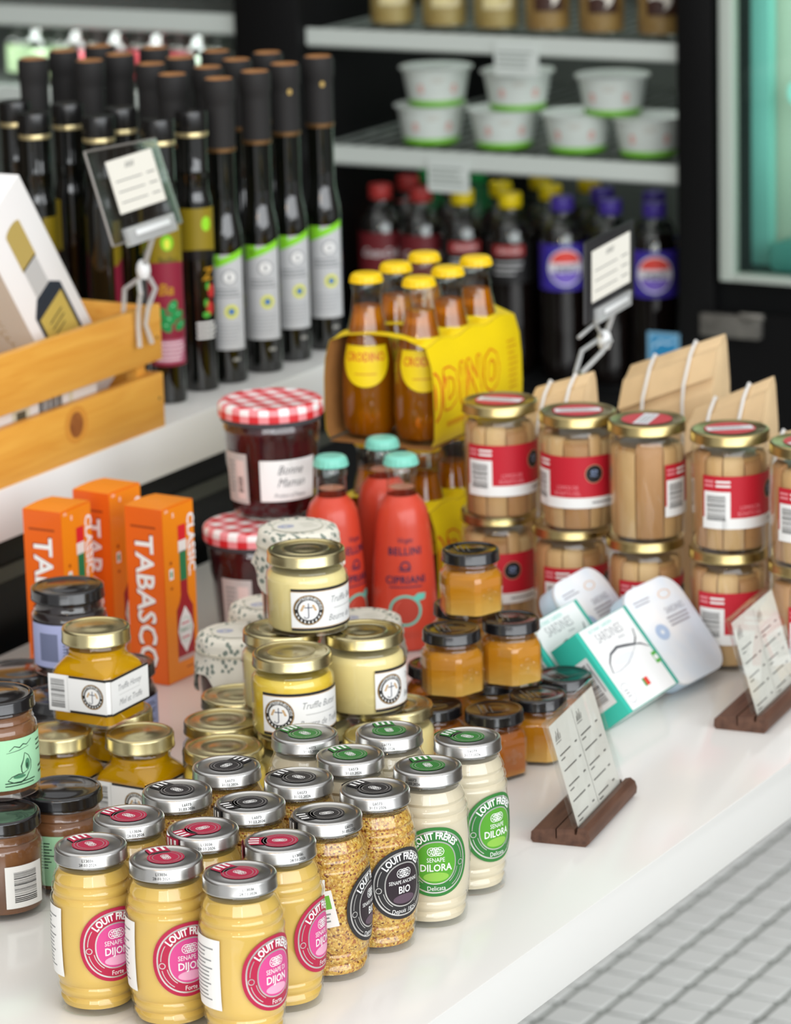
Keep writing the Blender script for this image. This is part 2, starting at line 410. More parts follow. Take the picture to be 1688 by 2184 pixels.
# raised shelf behind it
rs = thing('raised_shelf', 'raised white quartz shelf behind the counter carrying the oil bottles', 'shelf')
RZ = 0.135
SHELFM = pm('lightened_shelf_quartz', '#f7f7f5', .22, var=.02, vscale=5)  # countertop quartz made whiter to offset the shade falling on this shelf
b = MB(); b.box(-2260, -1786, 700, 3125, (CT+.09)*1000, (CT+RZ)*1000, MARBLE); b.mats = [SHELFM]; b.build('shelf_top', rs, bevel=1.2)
b = MB(); b.box(-2220, -1800, 760, 3080, 0, (CT+.09)*1000, BLK2); b.build('support_box', rs)
b = MB(); b.box(-1800, -1797, 760, 3080, (CT+.050)*1000, (CT+.063)*1000, pm('reflected_light_grey', '#55574f', 0.4, 0.5)); b.build('reflection_band', rs)  # grey strip standing in for a band of light reflected on the panel

# refrigerated display case
FY = 4100
fr = thing('display_fridge', 'tall black refrigerated display case with open shelves and grey price rails', 'fridge')
def fpart(name, x0, x1, y0, y1, z0, z1, mat, bevel=0, parent=None):
    b = MB(); b.box(x0, x1, y0, y1, z0, z1, mat); return b.build(name, parent or fr, bevel=bevel)
fpart('back_panel', -3750, -1250, 4760, 4800, 0, 2050, FRINT)
fpart('base_panel', -3750, -1250, 4085, 4760, 60, 515, BLK)
fpart('kick_plate', -3730, -1270, 4120, 4740, 0, 60, BLK2)
fpart('header', -3750, -1250, 4085, 4760, 1820, 2050, BLK)
fpart('side_panel', -3790, -3750, 4085, 4800, 0, 2050, BLK)
fpart('side_panel', -1250, -1210, 4085, 4800, 0, 2050, BLK)
fpart('divider', -2562, -2462, 4080, 4760, 515, 1820, BLK, 3)
fpart('divider', -1921, -1872, 4080, 4760, 515, 1820, BLK, 3)
def shelf(x0, x1, z0, z1, tags):
    s = MB()
    n = int((x1-x0)/26)
    for k in range(n+1): s.tube([(x0+6+k*(x1-x0-12)/n, FY+6, z1-6), (x0+6+k*(x1-x0-12)/n, 4750, z1-6)], 2.2, pm('dark_wire', '#7d837e', 0.45, 0.2), 5)
    for y in (4250, 4480, 4700): s.tube([(x0+4, y, z1-10), (x1-4, y, z1-10)], 3, MATS['dark_wire'], 6)
    sh = s.build('shelf', fr)
    r = MB(); r.prism([(0, z0), (8, z0-1), (14, z0+3), (14, z1), (8, z1), (2, z1-4)], x0+3, x1-3, STRIPM, lambda a, b_, c: (c, FY-a+8, b_)); r.build('price_rail', sh)
    for t in tags:
        g = MB(); g.box(t[0], t[1], FY-9, FY-7, t[2], t[3], pm('white_price_card', '#c9d0cb', 0.5)); g.build('price_card', sh)
        q = Pr(); q.lines(4, 8, (t[1]-t[0])-6, (t[3]-t[2])-8, 4, pm('pale_print', '#9aa29c', .6), 0); q.build('price_print', flat((t[0], FY-9, t[2]), (1, 0, 0), (0, 0, 1)), sh)
shelf(-2462, -1921, 946, 970, [(-2180, -2118, 921, 962)])
shelf(-2462, -1921, 793, 818, [(-2281, -2221, 766, 808)])
shelf(-3750, -2562, 956, 984, [])
shelf(-3750, -2562, 1250, 1275, []); shelf(-2462, -1921, 1180, 1205, [])
fpart('bottom_deck', -3750, -1921, 4110, 4750, 515, 521, BLK2)
# right compartment behind a glazed door
dr = MB()
dz0 = 682
dr.box(-1859, -1842, 4070, 4092, dz0, 1800, ALU); dr.box(-1300, -1270, 4070, 4092, dz0, 1800, ALU); dr.box(-1842, -1300, 4070, 4092, dz0, dz0+9, ALU); dr.box(-1842, -1300, 4070, 4092, 1786, 1800, ALU)
do = dr.build('door', fr, bevel=1)
b = MB(); b.box(-1842, -1300, 4080, 4086, dz0+9, 1786, glassmat('door_glass', '#f3faf7', 1.5, .02, .6)); b.build('pane', do)
fpart('liner', -1868, -1834, 4108, 4112, 690, 1800, pm('dark_slate_gasket', '#1f2b2c', 0.5))
fpart('liner', -1858, -1827, 4150, 4170, 690, 1800, TEALM)
fpart('liner', -1868, -1290, 4190, 4200, 690, 1800, PALEM)
fpart('liner', -1872, -1290, 4100, 4200, 640, 690, BLK2)
b = MB(); b.prism(rrect(90, 30, 12), 0, 40, TEALM, lambda a, c, d: (-1745+a, 4120+d, 912+c)); b.build('bracket', fr, bevel=2)
b = MB(); b.prism(rrect(110, 36, 10), 0, 50, pm('murky_teal_plastic', '#4f8f88', .5), lambda a, c, d: (-1755+a, 4110+d, 708+c)); b.build('tray', fr, bevel=2)
# stickers and latch on the black base
p = Pr(); p.rect(-22, -19, 22, 19, ink('#7db0cf')); p.rect(-17, -14, 17, 14, ink('#2a86b8'), 1); p.poly([(-14, -2), (-4, 6), (6, 4), (14, 8), (14, 10), (4, 7), (-5, 9), (-14, 2)], ink('#bfe0f0'), 2)
o = p.build('energy_sticker', flat((-1941, 4080, 589), (1, 0, 0), (0, 0, 1)), fr)
b = MB(); b.box(-1888, -1807, 4072, 4085, 610, 638, pm('worn_grey_steel', '#8b8881', .45, .6, var=.3, vscale=90)); b.tube([(-1830, 4066, 640), (-1798, 4066, 640)], 5, MATS['worn_grey_steel']); b.build('latch_plate', fr, bevel=2)
fpart('mid_panel', -1921, -1250, 4085, 4110, 515, 640, BLK)

# ================================================================== MUSTARD JARS
MP = [(0, 1.2), (21.5, 0), (24, .8), (25, 4), (24.8, 8.5), (23.3, 11.3), (25.0, 13.5), (25.6, 16.2), (24.5, 18.8), (26, 21), (26.6, 25), (27.3, 34), (27.6, 48), (27.3, 62), (26.7, 72), (27.2, 74.3), (26.6, 76.3), (25.2, 78), (26.2, 80.3), (25.8, 82.8), (24.0, 85), (24.9, 87.2), (24.1, 89.6), (22.6, 92.5), (22.0, 95), (22.0, 97), (22.5, 97.6), (22.0, 98.4), (22.0, 103)]
def interp(prof):
    ps = sorted([(z, r) for r, z in prof if r > 1])
    def f(z):
        if z <= ps[0][0]: return ps[0][1]
        for (z0, r0), (z1, r1) in zip(ps, ps[1:]):
            if z0 <= z <= z1 and z1 > z0: return r0+(r1-r0)*(z-z0)/(z1-z0)
        return ps[-1][1]
    return f
MRF = interp([p for p in MP if 20 <= p[1] <= 75])
def grainy():
    m, nt, p = nmat('wholegrain_mustard')
    tc = nt.nodes.new('ShaderNodeTexCoord'); v = nt.nodes.new('ShaderNodeTexVoronoi'); v.inputs['Scale'].default_value = 720
    nt.links.new(tc.outputs['Object'], v.inputs['Vector'])
    sp = nt.nodes.new('ShaderNodeSeparateColor'); nt.links.new(v.outputs['Color'], sp.inputs[0])
    r = nt.nodes.new('ShaderNodeValToRGB'); e = r.color_ramp.elements; r.color_ramp.interpolation = 'CONSTANT'
    e[0].position = 0; e[0].color = lin('#c8963c'); e[1].position = .86; e[1].color = lin('#a8622c')
    for q, c in ((.28, '#d8aa4a'), (.55, '#b98a3a'), (.72, '#e2c069'), (.95, '#7a4420')): x = e.new(q); x.color = lin(c)
    nt.links.new(sp.outputs[0], r.inputs[0]); nt.links.new(r.outputs[0], p.inputs['Base Color'])
    b = nt.nodes.new('ShaderNodeBump'); b.inputs['Strength'].default_value = .5; b.inputs['Distance'].default_value = .001; b.invert = True
    nt.links.new(v.outputs['Distance'], b.inputs['Height']); nt.links.new(b.outputs[0], p.inputs['Normal']); p.inputs['Roughness'].default_value = .4
    return m
FILL = {'red': pm('smooth_dijon_mustard', '#e0ba5e', .4, var=.06, vscale=30), 'black': grainy(), 'green': pm('pale_mustard_cream', '#e0d3b8', .4, var=.05, vscale=30)}
LC = {'red': ('#b21f45', '#d4498d', '#e9a8c4'), 'black': ('#2c2a2c', '#2a1f26', '#5d4a58'), 'green': ('#2f7a33', '#55a02c', '#8cc04c')}
LT = {'red': ('SENAPE DI', 'DIJON', 'Forte'), 'black': ('SENAPE ANCIENNE', 'BIO', 'Depuis 1825'), 'green': ('SENAPE', 'DILORA', 'Delicata')}
SILI = pm('silver_foil_print', '#cfcdca', .3, .6)
def coins(p, cu, cv, r, mat, l):
    for d in (-1, 1, 0):
        p.ell(cu+d*r*.85, cv, r, r, mat, l, r0=.86, n=20)
        for k in range(6): p.ell(cu+d*r*.85+r*.5*math.cos(k*PI/3), cv+r*.5*math.sin(k*PI/3), r*.17, r*.17, mat, l, n=6, r0=.01)
def mustard(kind):
    c0, c1, c2 = (ink(c) for c in LC[kind]); t = thing('mustard_jar'); t['category'] = 'jar'
    g = MB(); g.lathe(MP, GLASS, 48); g.build('glass', t)
    f = MB(); f.lathe([(0, 4.5), (22, 4.5)]+[(r-1.3, z) for r, z in MP if 6 < z < 93]+[(20.6, 94), (0, 94)], FILL[kind], 40); f.build('filling', t)
    l = MB(); l.lathe(lid_prof(23.5, 98.8, 108), SILVER, 48); lo = l.build('lid', t)
    p = Pr(); zt = 107.25
    p.ell(0, 0, 11.8, 11.8, c0, 0, n=32, r0=.01); p.rect(8, -7, 20.3, 7, c0, 0); p.ell(0, 0, 10.6, 10.6, SILI, 1, r0=.965, n=32); p.ell(0, 0, 8.6, 8.6, SILI, 1, r0=.95, n=28); coins(p, 0, 0, 2.6, WHITEI, 2)
    for k in (-4, 0, 4): p.lines(13, k-1.1, 20, k+1.1, 1, WHITEI, 1, .8)
    p.build('lid_seal', lambda u, v, L: (u, v, zt+.45+L*LV), lo)
    p = Pr(); p.rect(-7, -12, 7, 1.2, c0, 0, 6, 2)
    for k in (-4, 0, 4): p.rect(k-1, -8, k+1, 0, WHITEI, 1)
    p.build('seal_tab', cyl(24.0, 106.0, 0, .2), lo)
    a, b, c = LT['black'][0], 0, 0
    p = Pr(); p.text('L13036' if kind == 'red' else 'L6073', 0, 1.3, 2.7, BLACKI, 0, sx=.95); p.text('28.03.2026' if kind == 'red' else '31.03.2026', 0, -1.5, 2.7, BLACKI, 0, sx=.95)
    p.build('date_print', cyl(23.3, 103.2, -35, .25), t)
    p = Pr(); ru, rv = 24, 24.5
    p.ell(0, 0, ru, rv, c0, 0, r0=.02, rings=5, n=56, p=.94)
    p.ell(0, 0, ru*.905, rv*.905, SILI, 1, r0=.955, n=56, p=.94)
    p.ell(0, -.5, ru*.60, rv*.62, SILI, 1, r0=.94, n=48, p=.9); p.ell(0, -.5, ru*.565, rv*.585, c1, 2, r0=.02, rings=3, n=48, p=.9); p.ell(0, -10.2, ru*.36, rv*.13, c2, 3, r0=.02, rings=2, n=32)
    p.text('LOUIT FRÈRES', 0, 0, 6.6, WHITEI, 3, bold=.034, sx=.80, arc=(18.0, 18.5))
    for sgn in (-1, 1):
        p.ell(sgn*18.2, -2.5, 2.1, 2.1, SILI, 2, r0=.75, n=18)
        p.ell(0, -.5, ru*.80, rv*.80, SILI, 2, r0=.975, n=14, a0=(90-sgn*56), a1=(90-sgn*88), p=.94); p.ell(0, -.5, ru*.80, rv*.80, SILI, 2, r0=.975, n=14, a0=(90-sgn*104), a1=(90-sgn*146), p=.94)
        p.ell(0, -.5, ru*.66, rv*.68, SILI, 2, r0=.97, n=14, a0=(90-sgn*104), a1=(90-sgn*146), p=.94)
    coins(p, 0, 7.6, 3.1, WHITEI, 4)
    s1, s2, s3 = LT[kind]
    p.text(s1, 0, 1.6, 4.4 if len(s1) < 12 else 3.6, WHITEI, 4, sx=.82 if len(s1) < 12 else .74); p.text(s2, 0, -4.0, 7.0, WHITEI, 4, bold=.016, sx=.86)
    p.text(s3, 0, -18.6, 4.6, WHITEI, 3, sx=.85, shear=.2 if kind == 'black' else 0)
    p.build('label', cyl(MRF, 48.5), t)
    p = Pr(); p.rect(-21, -23, 21, 23, WHITEP, 0, 12, 6); p.lines(-16, -18, 16, 18, 14, GREYI, 1, .35, seg=6)
    p.build('back_label', cyl(MRF, 49, -122), t)
    return t
MJ = {k: mustard(k) for k in ('red', 'black', 'green')}
JARS = [('red', 196, 1799, 29, 123, 'end row of red-sealed jars, on the fig spread side'), ('red', 359, 1824, 27, 114, 'middle of the end row of red-sealed jars'), ('red', 508, 1859, 47, 137, 'end row of red-sealed jars, corner by the counter edge'),
 ('red', 276, 1739, 45, 140, 'row touching the grainy jars, on the fig spread side'), ('red', 439, 1762, 40, 216, 'row touching the grainy jars, in the middle'), ('red', 595, 1791, 64, 180, 'row touching the grainy jars, by the counter edge'),
 ('black', 385, 1683, 50, 138, 'row touching the yellow jars, on the fig spread side'), ('black', 535, 1708, 45, 203, 'row touching the yellow jars, in the middle'), ('black', 695, 1731, 73, 199, 'row touching the yellow jars, by the counter edge'),
 ('black', 483, 1633, 40, 53, 'row touching the cream jars, on the fig spread side'), ('black', 636, 1656, 40, 140, 'row touching the cream jars, in the middle'), ('black', 797, 1681, 39, 138, 'row touching the cream jars, by the counter edge'),
 ('green', 654, 1564, 45, 132, 'tucked against the truffle butter jars'), ('green', 829, 1563, 30, 105, 'standing between truffle butter and honey jars'), ('green', 742, 1606, 40, 120, 'between its green-labelled neighbours and the grainy jars'),
 ('green', 912, 1631, 8, 108, 'by the counter edge next to the grainy jars'), ('green', 986, 1569, 43, 142, 'by the counter edge next to the honey jars')]
KW = {'red': 'yellow mustard jar, red oval label, ', 'black': 'grainy mustard jar, black oval label, ', 'green': 'pale cream mustard jar, green oval label, '}
pts = relax([on(j[1], j[2], .108) for j in JARS], .0284)
for j, q in zip(JARS, pts):
    rz = aview(q)+R(j[3]); o = place(MJ[j[0]], at(q, 0), rz, KW[j[0]]+j[5], 'jar', {'red': 'smooth mustard jars with red seals', 'black': 'grainy mustard jars with black seals', 'green': 'pale mustard jars with green seals'}[j[0]])
    child(o, 'lid').rotation_euler = (0, 0, YAW+R(j[4])-rz)
# small loose leaf logo tag stuck between the yellow and grainy jars
q0 = on(708, 1935, .05)
p = Pr(); p.rect(-8, -12, 8, 12, WHITEP, 0, 1, 1); p.rect(-6, 0, 6, 9, ink('#74b843'), 1)
for k in range(8): p.ell(-.5+3*math.cos(k*PI/4), 4.5+2.6*math.sin(k*PI/4), .5, .5, WHITEI, 2, n=6, r0=.01)
p.lines(-5, -9, 5, -2, 3, GREYI, 1)
b6 = pts[8]; av = aview(b6)
tg = MB(); tg.box(-8, 8, -.25, 0, -12, 12, WHITEP)
o = tg.build('paper_tag', None, smooth=0)
tag(o, 'small white paper tag with a green leaf square on a grainy jar', 'tag')
d = Vector((math.cos(av-R(8)), math.sin(av-R(8)), 0)); o.location = Vector((b6.x, b6.y, CT+.052)) + d*.0292
o.rotation_euler = (0, R(-14), av-R(8)+PI/2); o.rotation_mode = 'ZYX'
p.build('tag_print', flat((0, -.25, 0), (1, 0, 0), (0, 0, 1), .15), o)

# ================================================================== TRUFFLE BUTTER JARS
EMB = pm('ivory_emblem', '#efe9dc', .5); TAN = ink('#c79a52')
def emblem(p, cu, cv, r, l=1):
    p.ell(cu, cv, r, r, BLACKI, l, n=36, r0=.01); p.ell(cu, cv, r*.97, r*.97, TAN, l+1, n=36, r0=.96); p.ell(cu, cv, r*.66, r*.66, WHITEP, l+1, n=30, r0=.01)
    for wd, an in (('TREE', -19), ('FINE', 19), ('FOODS', 60)): p.text(wd, cu, cv, r*.27, WHITEI, l+2, bold=.01, sx=1.0, arc=(r*.80, r*.80), rot=an)
    for k in range(5): a = R(172-k*9.5); p.ell(cu+r*.81*math.cos(a), cv+r*.81*math.sin(a), r*.045, r*.07, WHITEI, l+2, n=6, r0=.01)
    for k in range(9): a = R(200+140*k/8); p.ell(cu+r*.81*math.cos(a), cv+r*.81*math.sin(a), r*.05, r*.09, WHITEI, l+2, n=6, r0=.01)
    p.rect(cu-r*.03, cv-r*.42, cu+r*.03, cv+r*.46, NAVY, l+2); p.rect(cu-r*.26, cv+r*.14, cu+r*.26, cv+r*.20, NAVY, l+2)
    p.ell(cu-r*.14, cv-r*.42, r*.17, r*.14, NAVY, l+2, r0=.65, n=12, a0=180, a1=360)
    for sg in (-1, 1):
        for k in range(4): p.ell(cu+sg*r*(.30+.05*k), cv+r*(.30-.10*k), r*.09, r*.05, TAN, l+2, n=8, r0=.01)
TBP = [(0, 1.5), (27, 0), (29.5, .8), (30.5, 3), (30.5, 40), (30, 43.5), (28, 46), (27.3, 47.5), (27.3, 50), (27.9, 50.8), (27.3, 51.5), (27.3, 56)]
def truffle(fill, name='truffle_butter_jar', lidm=GOLD):
    t = thing(name); t['category'] = 'jar'
    g = MB(); g.lathe(TBP, GLASS, 48); g.build('glass', t)
    f = MB(); f.lathe([(0, 3.5), (28.3, 3.5), (29.2, 5), (29.2, 40), (28.6, 42.8), (26.5, 45.5), (0, 45.5)], fill, 40); f.build('filling', t)
    l = MB(); l.lathe(lid_prof(29.3, 52, 61)[:-3]+[(18, 60.2), (17.2, 60.7), (16, 60.2), (10, 60.2), (9, 60.6), (0, 60.6)], lidm, 56); l.build('lid', t)
    p = Pr(); p.rect(-29, -16, 42, 16, WHITEP, 0, 20, 1)
    for v in (14, -16): p.rect(-29, v, 42, v+2, BLACKI, 1, 20, 1)
    for v in (13.5, -13.9): p.rect(-29, v, 42, v+.4, TAN, 1, 20, 1)
    emblem(p, -16, 0, 11.5)
    p.text('Truffle Butter', 17, 6, 7.2, GREYI, 1, shear=.35, sx=.82); p.text('Beurre de Truffe', 18, -7.5, 7.0, GREYI, 1, shear=.35, sx=.8); p.lines(4, -1.6, 32, .6, 1, pm('pale_rule', '#c3c3c0', .5), 1, .3, 0, 4)
    p.build('label', cyl(30.5, 21.5), t)
    return t
BUT = pm('pale_truffle_butter', '#f9e6a0', .4, var=.12, vscale=18, sss=.0); BUTY = pm('yellow_melted_butter', '#e6bd18', .3, c2='#f0d868', vscale=22, stretch=(1, 1, 2.2))
TA, TB = truffle(BUT), truffle(BUTY)
HT = .061
def rzl(q, d): return aview(q)+R(d)
mid = relax([on(622, 1387, 2*HT), on(775, 1342, 2*HT), on(602, 1339, 2*HT)], .0312)
q = mid[0]; place(TB, at(q, HT), rzl(q, 9), 'melted yellow truffle butter jar, middle layer of its pile', 'jar', 'truffle butter jars in a pile')
q = mid[1]; place(TA, at(q, HT), rzl(q, 68), 'pale truffle butter jar in the middle layer, beside the honey jars', 'jar', 'truffle butter jars in a pile')
q = mid[2]; place(TA, at(q, HT), rzl(q, 150), 'truffle butter jar in the middle layer, back to the cloth-capped jars', 'jar', 'truffle butter jars in a pile')
q = (mid[0]+mid[1]+mid[2])/3; q2 = on(647, 1156, 3*HT); q = q*.4+Vector((q2.x, q2.y, 0))*.6
place(TA, at(q, 2*HT), rzl(q, 31), 'pale truffle butter jar at the very top of its pile', 'jar', 'truffle butter jars in a pile')
low = relax([on(478, 1590, HT), on(475, 1533, HT), on(512, 1480, HT), on(830, 1500, HT), on(815, 1562, HT), Vector((-1.338, 2.182, 0)), Vector((-1.358, 2.243, 0))], .0312)
for q, w in zip(low, ('bottom layer, next to the grainy mustard', 'bottom layer, next to the truffle honey', 'bottom layer, beneath the patterned cloth caps', 'bottom layer, next to the hexagonal honey jars', 'bottom layer, next to the pale mustard', 'bottom layer, right under the melted one', 'bottom layer, centre of its pile')):
    place(TB if w.endswith('honey') or 'grainy' in w else TA, at(q, 0), rzl(q, random.uniform(60, 300)), 'gold-lidded truffle butter jar, '+w, 'jar', 'truffle butter jars in a pile')

# ================================================================== TRUFFLE HONEY (square jars)
HNY = syrup('clear_golden_honey', '#ffd410', '#ffc000', .66, .03)
def rsq(s, r, n=4): return rrect(s, s, r, n)
def sqjar():
    t = thing('truffle_honey_jar'); t['category'] = 'jar'
    def secs(o):
        S = []
        for s, r, z in ((46, 6, 0), (51, 7, 1.5), (53, 7, 4), (53, 7, 38), (51, 9, 42), (46, 14, 46.5), (44.6, 20, 49), (44, 21.9, 51), (44, 21.9, 55), (46, 22.9, 56.5), (44, 21.9, 58), (44, 21.9, 64)):
            S.append([(x, y, z) for x, y in rsq(s-o*2, max(1, r-o), 5)])
        return S
    g = MB(); g.loft(secs(0), GLASS); g.build('glass', t)
    f = MB(); S = secs(1.6)[2:9]; S = [[(x, y, 3.5) for x, y, z in S[0]]]+S[1:]; f.loft(S, HNY); f.build('filling', t)
    l = MB(); l.lathe(lid_prof(25.5, 60, 71), GOLD, 48); l.build('lid', t)
    ch = Vector((0, 0, 0))
    p = Pr(); p.rect(-26, -14, 24, 14, WHITEP, 0); p.rect(-8, 12.2, 24, 14, BLACKI, 1); p.rect(-8, -14, 24, -12.2, BLACKI, 1); p.barcode(-24, -11, -12, 11, BLACKI, horiz=True); emblem(p, 12, 0, 9.5); p.rect(-9.3, -14, -9, 14, pm('pale_rule', '#c3c3c0', .5), 1)
    lb = p.build('label', flat((0, -26.5, 25), (1, 0, 0), (0, 0, 1)), t)
    p = Pr(); p.rect(-24, -14, 26, 14, WHITEP, 0); p.rect(-24, 12.2, 26, 14, BLACKI, 1); p.rect(-24, -14, 26, -12.2, BLACKI, 1)
    p.text('Truffle Honey', 0, 5, 6.6, GREYI, 1, shear=.35, sx=.84); p.text('Miel et Truffe', 1, -6, 6.6, GREYI, 1, shear=.35, sx=.84); p.rect(-14, -.3, 14, 0, MATS['pale_rule'], 1)
    p.build('front_label', flat((26.5, 0, 25), (0, 1, 0), (0, 0, 1)), t)
    p = Pr(); p.rect(-2.6, -14, 2.6, 14, WHITEP, 0, 6); p.rect(-2.6, 12.2, 2.6, 14, BLACKI, 1, 6); p.rect(-2.6, -14, 2.6, -12.2, BLACKI, 1, 6)
    def cmap(u, v, L):
        a = R(-45)+u/2.6*R(45); r = 7.3+L*LV; return (19.5+r*math.cos(a), -19.5+r*math.sin(a), 25+v)
    p.build('corner_label', cmap, t)
    return t
SQ = sqjar(); HS = .071
ql = [on(123, 1557, HS), on(304, 1557, HS)]; ql = relax(ql, .0276)
ql[1].y = ql[0].y+.022
for q, w in zip(ql+[Vector((ql[0].x+.012, ql[0].y+.062, 0))], ('lower layer, next to the fig spread', 'lower layer, next to the grainy mustard', 'lower layer, next to the dark jars')):
    place(SQ, at(q, 0), 0, 'square gold-lidded truffle honey jar, '+w, 'jar', 'square truffle honey jars')
q = on(205, 1327, 2*HS); q = Vector((q.x, q.y, 0))*.8+(ql[0]+ql[1])*.1; place(SQ, at(q, HS), R(1), 'square gold-lidded truffle honey jar stacked on top of the others', 'jar', 'square truffle honey jars')

# ================================================================== FIG SPREAD JARS (mint labels, black lids)
MINT = pm('mint_label_paper', '#a9dfb4', .55); DGR = ink('#2c4a38')
FIGP = [(0, 1.5), (26, 0), (28.8, .8), (29.6, 3), (29.6, 46), (29, 49), (27, 51.5), (27.6, 53), (26.6, 55), (26.6, 58), (27.2, 59), (26.6, 60), (26.6, 65)]
def sjar(name, prof, fill, lidm, lr, l0, l1, art, fz):
    t = thing(name); t['category'] = 'jar'; rm = max(r for r, z in prof)
    g = MB(); g.lathe(prof, GLASS, 48); g.build('glass', t)
    f = MB(); f.lathe([(0, 4), (rm-3, 4)]+[(r-1.3, z) for r, z in prof if 5 < z < fz]+[(prof[-1][0]-1.4, fz), (0, fz)], fill, 40); f.build('filling', t)
    l = MB(); l.lathe(lid_prof(lr, l0, l1)[:-3]+[(lr*.6, l1-.8), (lr*.56, l1-.3), (0, l1-.3)], lidm, 48); l.build('lid', t)
    art(t, rm); return t
def figart(t, rm):
    p = Pr(); p.rect(-62, -18, 34, 18, MINT, 0, 26, 1)
    p.lines(17, 4, 27, 14, 3, DGR, 1, .35, .3, 4); p.lines(19, -13, 30, -5, 2, DGR, 1, .45, .2, 4); p.text('100g', -23, 4, 6.2, DGR, 1, sx=.8); p.stroke([(-8, 10), (-4, 13), (0, 11.5), (3, 13.5), (6, 12.5), (11, 15.5)], 1.0, DGR, 1); p.stroke([(-10, 8.6), (0, 9.8), (8, 11.4)], .5, DGR, 1)
    p.lines(-30, 8, -14, 15, 3, DGR, 1, .4, seg=4); p.lines(-30, -14, -14, -8, 2, DGR, 1, .4, seg=4); p.lines(-12, -16, 18, -12, 2, DGR, 1, .4, seg=4)
    p.stroke([(4, 7), (2.6, 2), (.6, -2), (.8, -6), (2, -7.6)], 1.1, DGR, 1); p.stroke([(4, 7), (7.4, 4.4), (9.6, 0), (9.4, -5), (7, -8.5)], .8, DGR, 1); p.ell(6.2, -1.5, 2.2, 4, ink('#4f8a68'), 1, r0=.05, n=18); p.ell(5.6, -2.4, 1, 2, DGR, 2, r0=.05, n=12)
    p.stroke([(-10, -11), (-7, -8.6), (-2, -7.4), (2, -7.6), (7, -5.5)], .8, DGR, 1); p.stroke([(-10, -11), (-6, -13), (0, -13.4), (5, -11), (7.4, -7.6)], 1.3, DGR, 1); p.ell(-1, -9.2, 5, 1.3, ink('#4f8a68'), 1, r0=.05, n=16)
    p.lines(-60, -6, -34, 14, 9, DGR, 1, .35, seg=6)
    p.build('label', cyl(rm, 26), t)
    q = Pr(); q.rect(-15, -15, 15, 15, WHITEP, 0, 8); q.barcode(-9, -11, 9, 11, BLACKI, horiz=True); q.build('barcode_label', cyl(rm, 24, 108), t)
FIGF = pm('brown_fig_spread', '#8a5c3a', .35, c2='#6d4428', vscale=40)
FG = sjar('fig_spread_jar', FIGP, FIGF, BLACKL, 29.0, 61, 70, figart, 58); HF = .070
ql = relax([on(130, 1679, HF), on(-4, 1729, HF)], .0302)
place(FG, at(ql[0], 0), rzl(ql[0], 55), 'brown fig spread jar with mint label, beside the honey jars', 'jar', 'fig spread jars')
place(FG, at(ql[1], 0), rzl(ql[1], -75), 'brown fig spread jar with mint label, showing a barcode sticker', 'jar', 'fig spread jars')
q = on(-16, 1478, 2*HF); q = Vector((q.x, q.y, 0)); place(FG, at(q, HF), rzl(q, 33), 'brown fig spread jar with mint label, stacked on two others', 'jar', 'fig spread jars')

# ================================================================== DARK PRESERVE JARS (lilac labels)
LIL = pm('lilac_label_paper', '#a9b0d8', .55)
def darkart(t, rm):
    p = Pr(); p.rect(-60, -17, 30, 17, LIL, 0, 24, 1); p.rect(-50, -12, -34, 10, ink('#6f7796'), 1, 4); p.lines(-30, 4, 4, 14, 5, ink('#5a617e'), 1, .5, seg=6); p.lines(-30, -13, 4, 2, 6, ink('#5a617e'), 1, .45, seg=6)
    p.text('Y', 18, 6, 9, NAVY, 1, bold=.03); p.text('Aronia', 18, -6, 5, NAVY, 1, sx=.8); p.text('100 g', 18, -12, 3.5, NAVY, 1)
    p.build('label', cyl(rm, 25), t)
DKP = [(0, 1.5), (25, 0), (28.4, .8), (29.2, 3), (29.2, 43), (28.6, 46), (26.4, 48.5), (27, 50), (26, 52), (26, 61)]
DK = sjar('dark_preserve_jar', DKP, pm('near_black_preserve', '#1c1013', .3), BLACKL, 28.6, 57, 66.5, darkart, 55); HD = .0665
ql = relax([on(41, 1425, HD), on(252, 1412, HD), on(128, 1478, HD)], .0297)
for q, w, d in zip(ql, ('bottom layer, against the raised shelf', 'bottom layer, against the hot sauce box', 'bottom layer, behind the truffle honey'), (40, 62, 30)):
    place(DK, at(q, 0), rzl(q, d), 'dark preserve jar with lilac label, '+w, 'jar', 'dark preserve jars')
q = on(155, 1234, 2*HD); q = Vector((q.x, q.y, 0))*.5+(ql[0]+ql[1]+ql[2])/6; place(DK, at(q, HD), rzl(q, 48), 'dark preserve jar with lilac label, stacked on three others', 'jar', 'dark preserve jars')

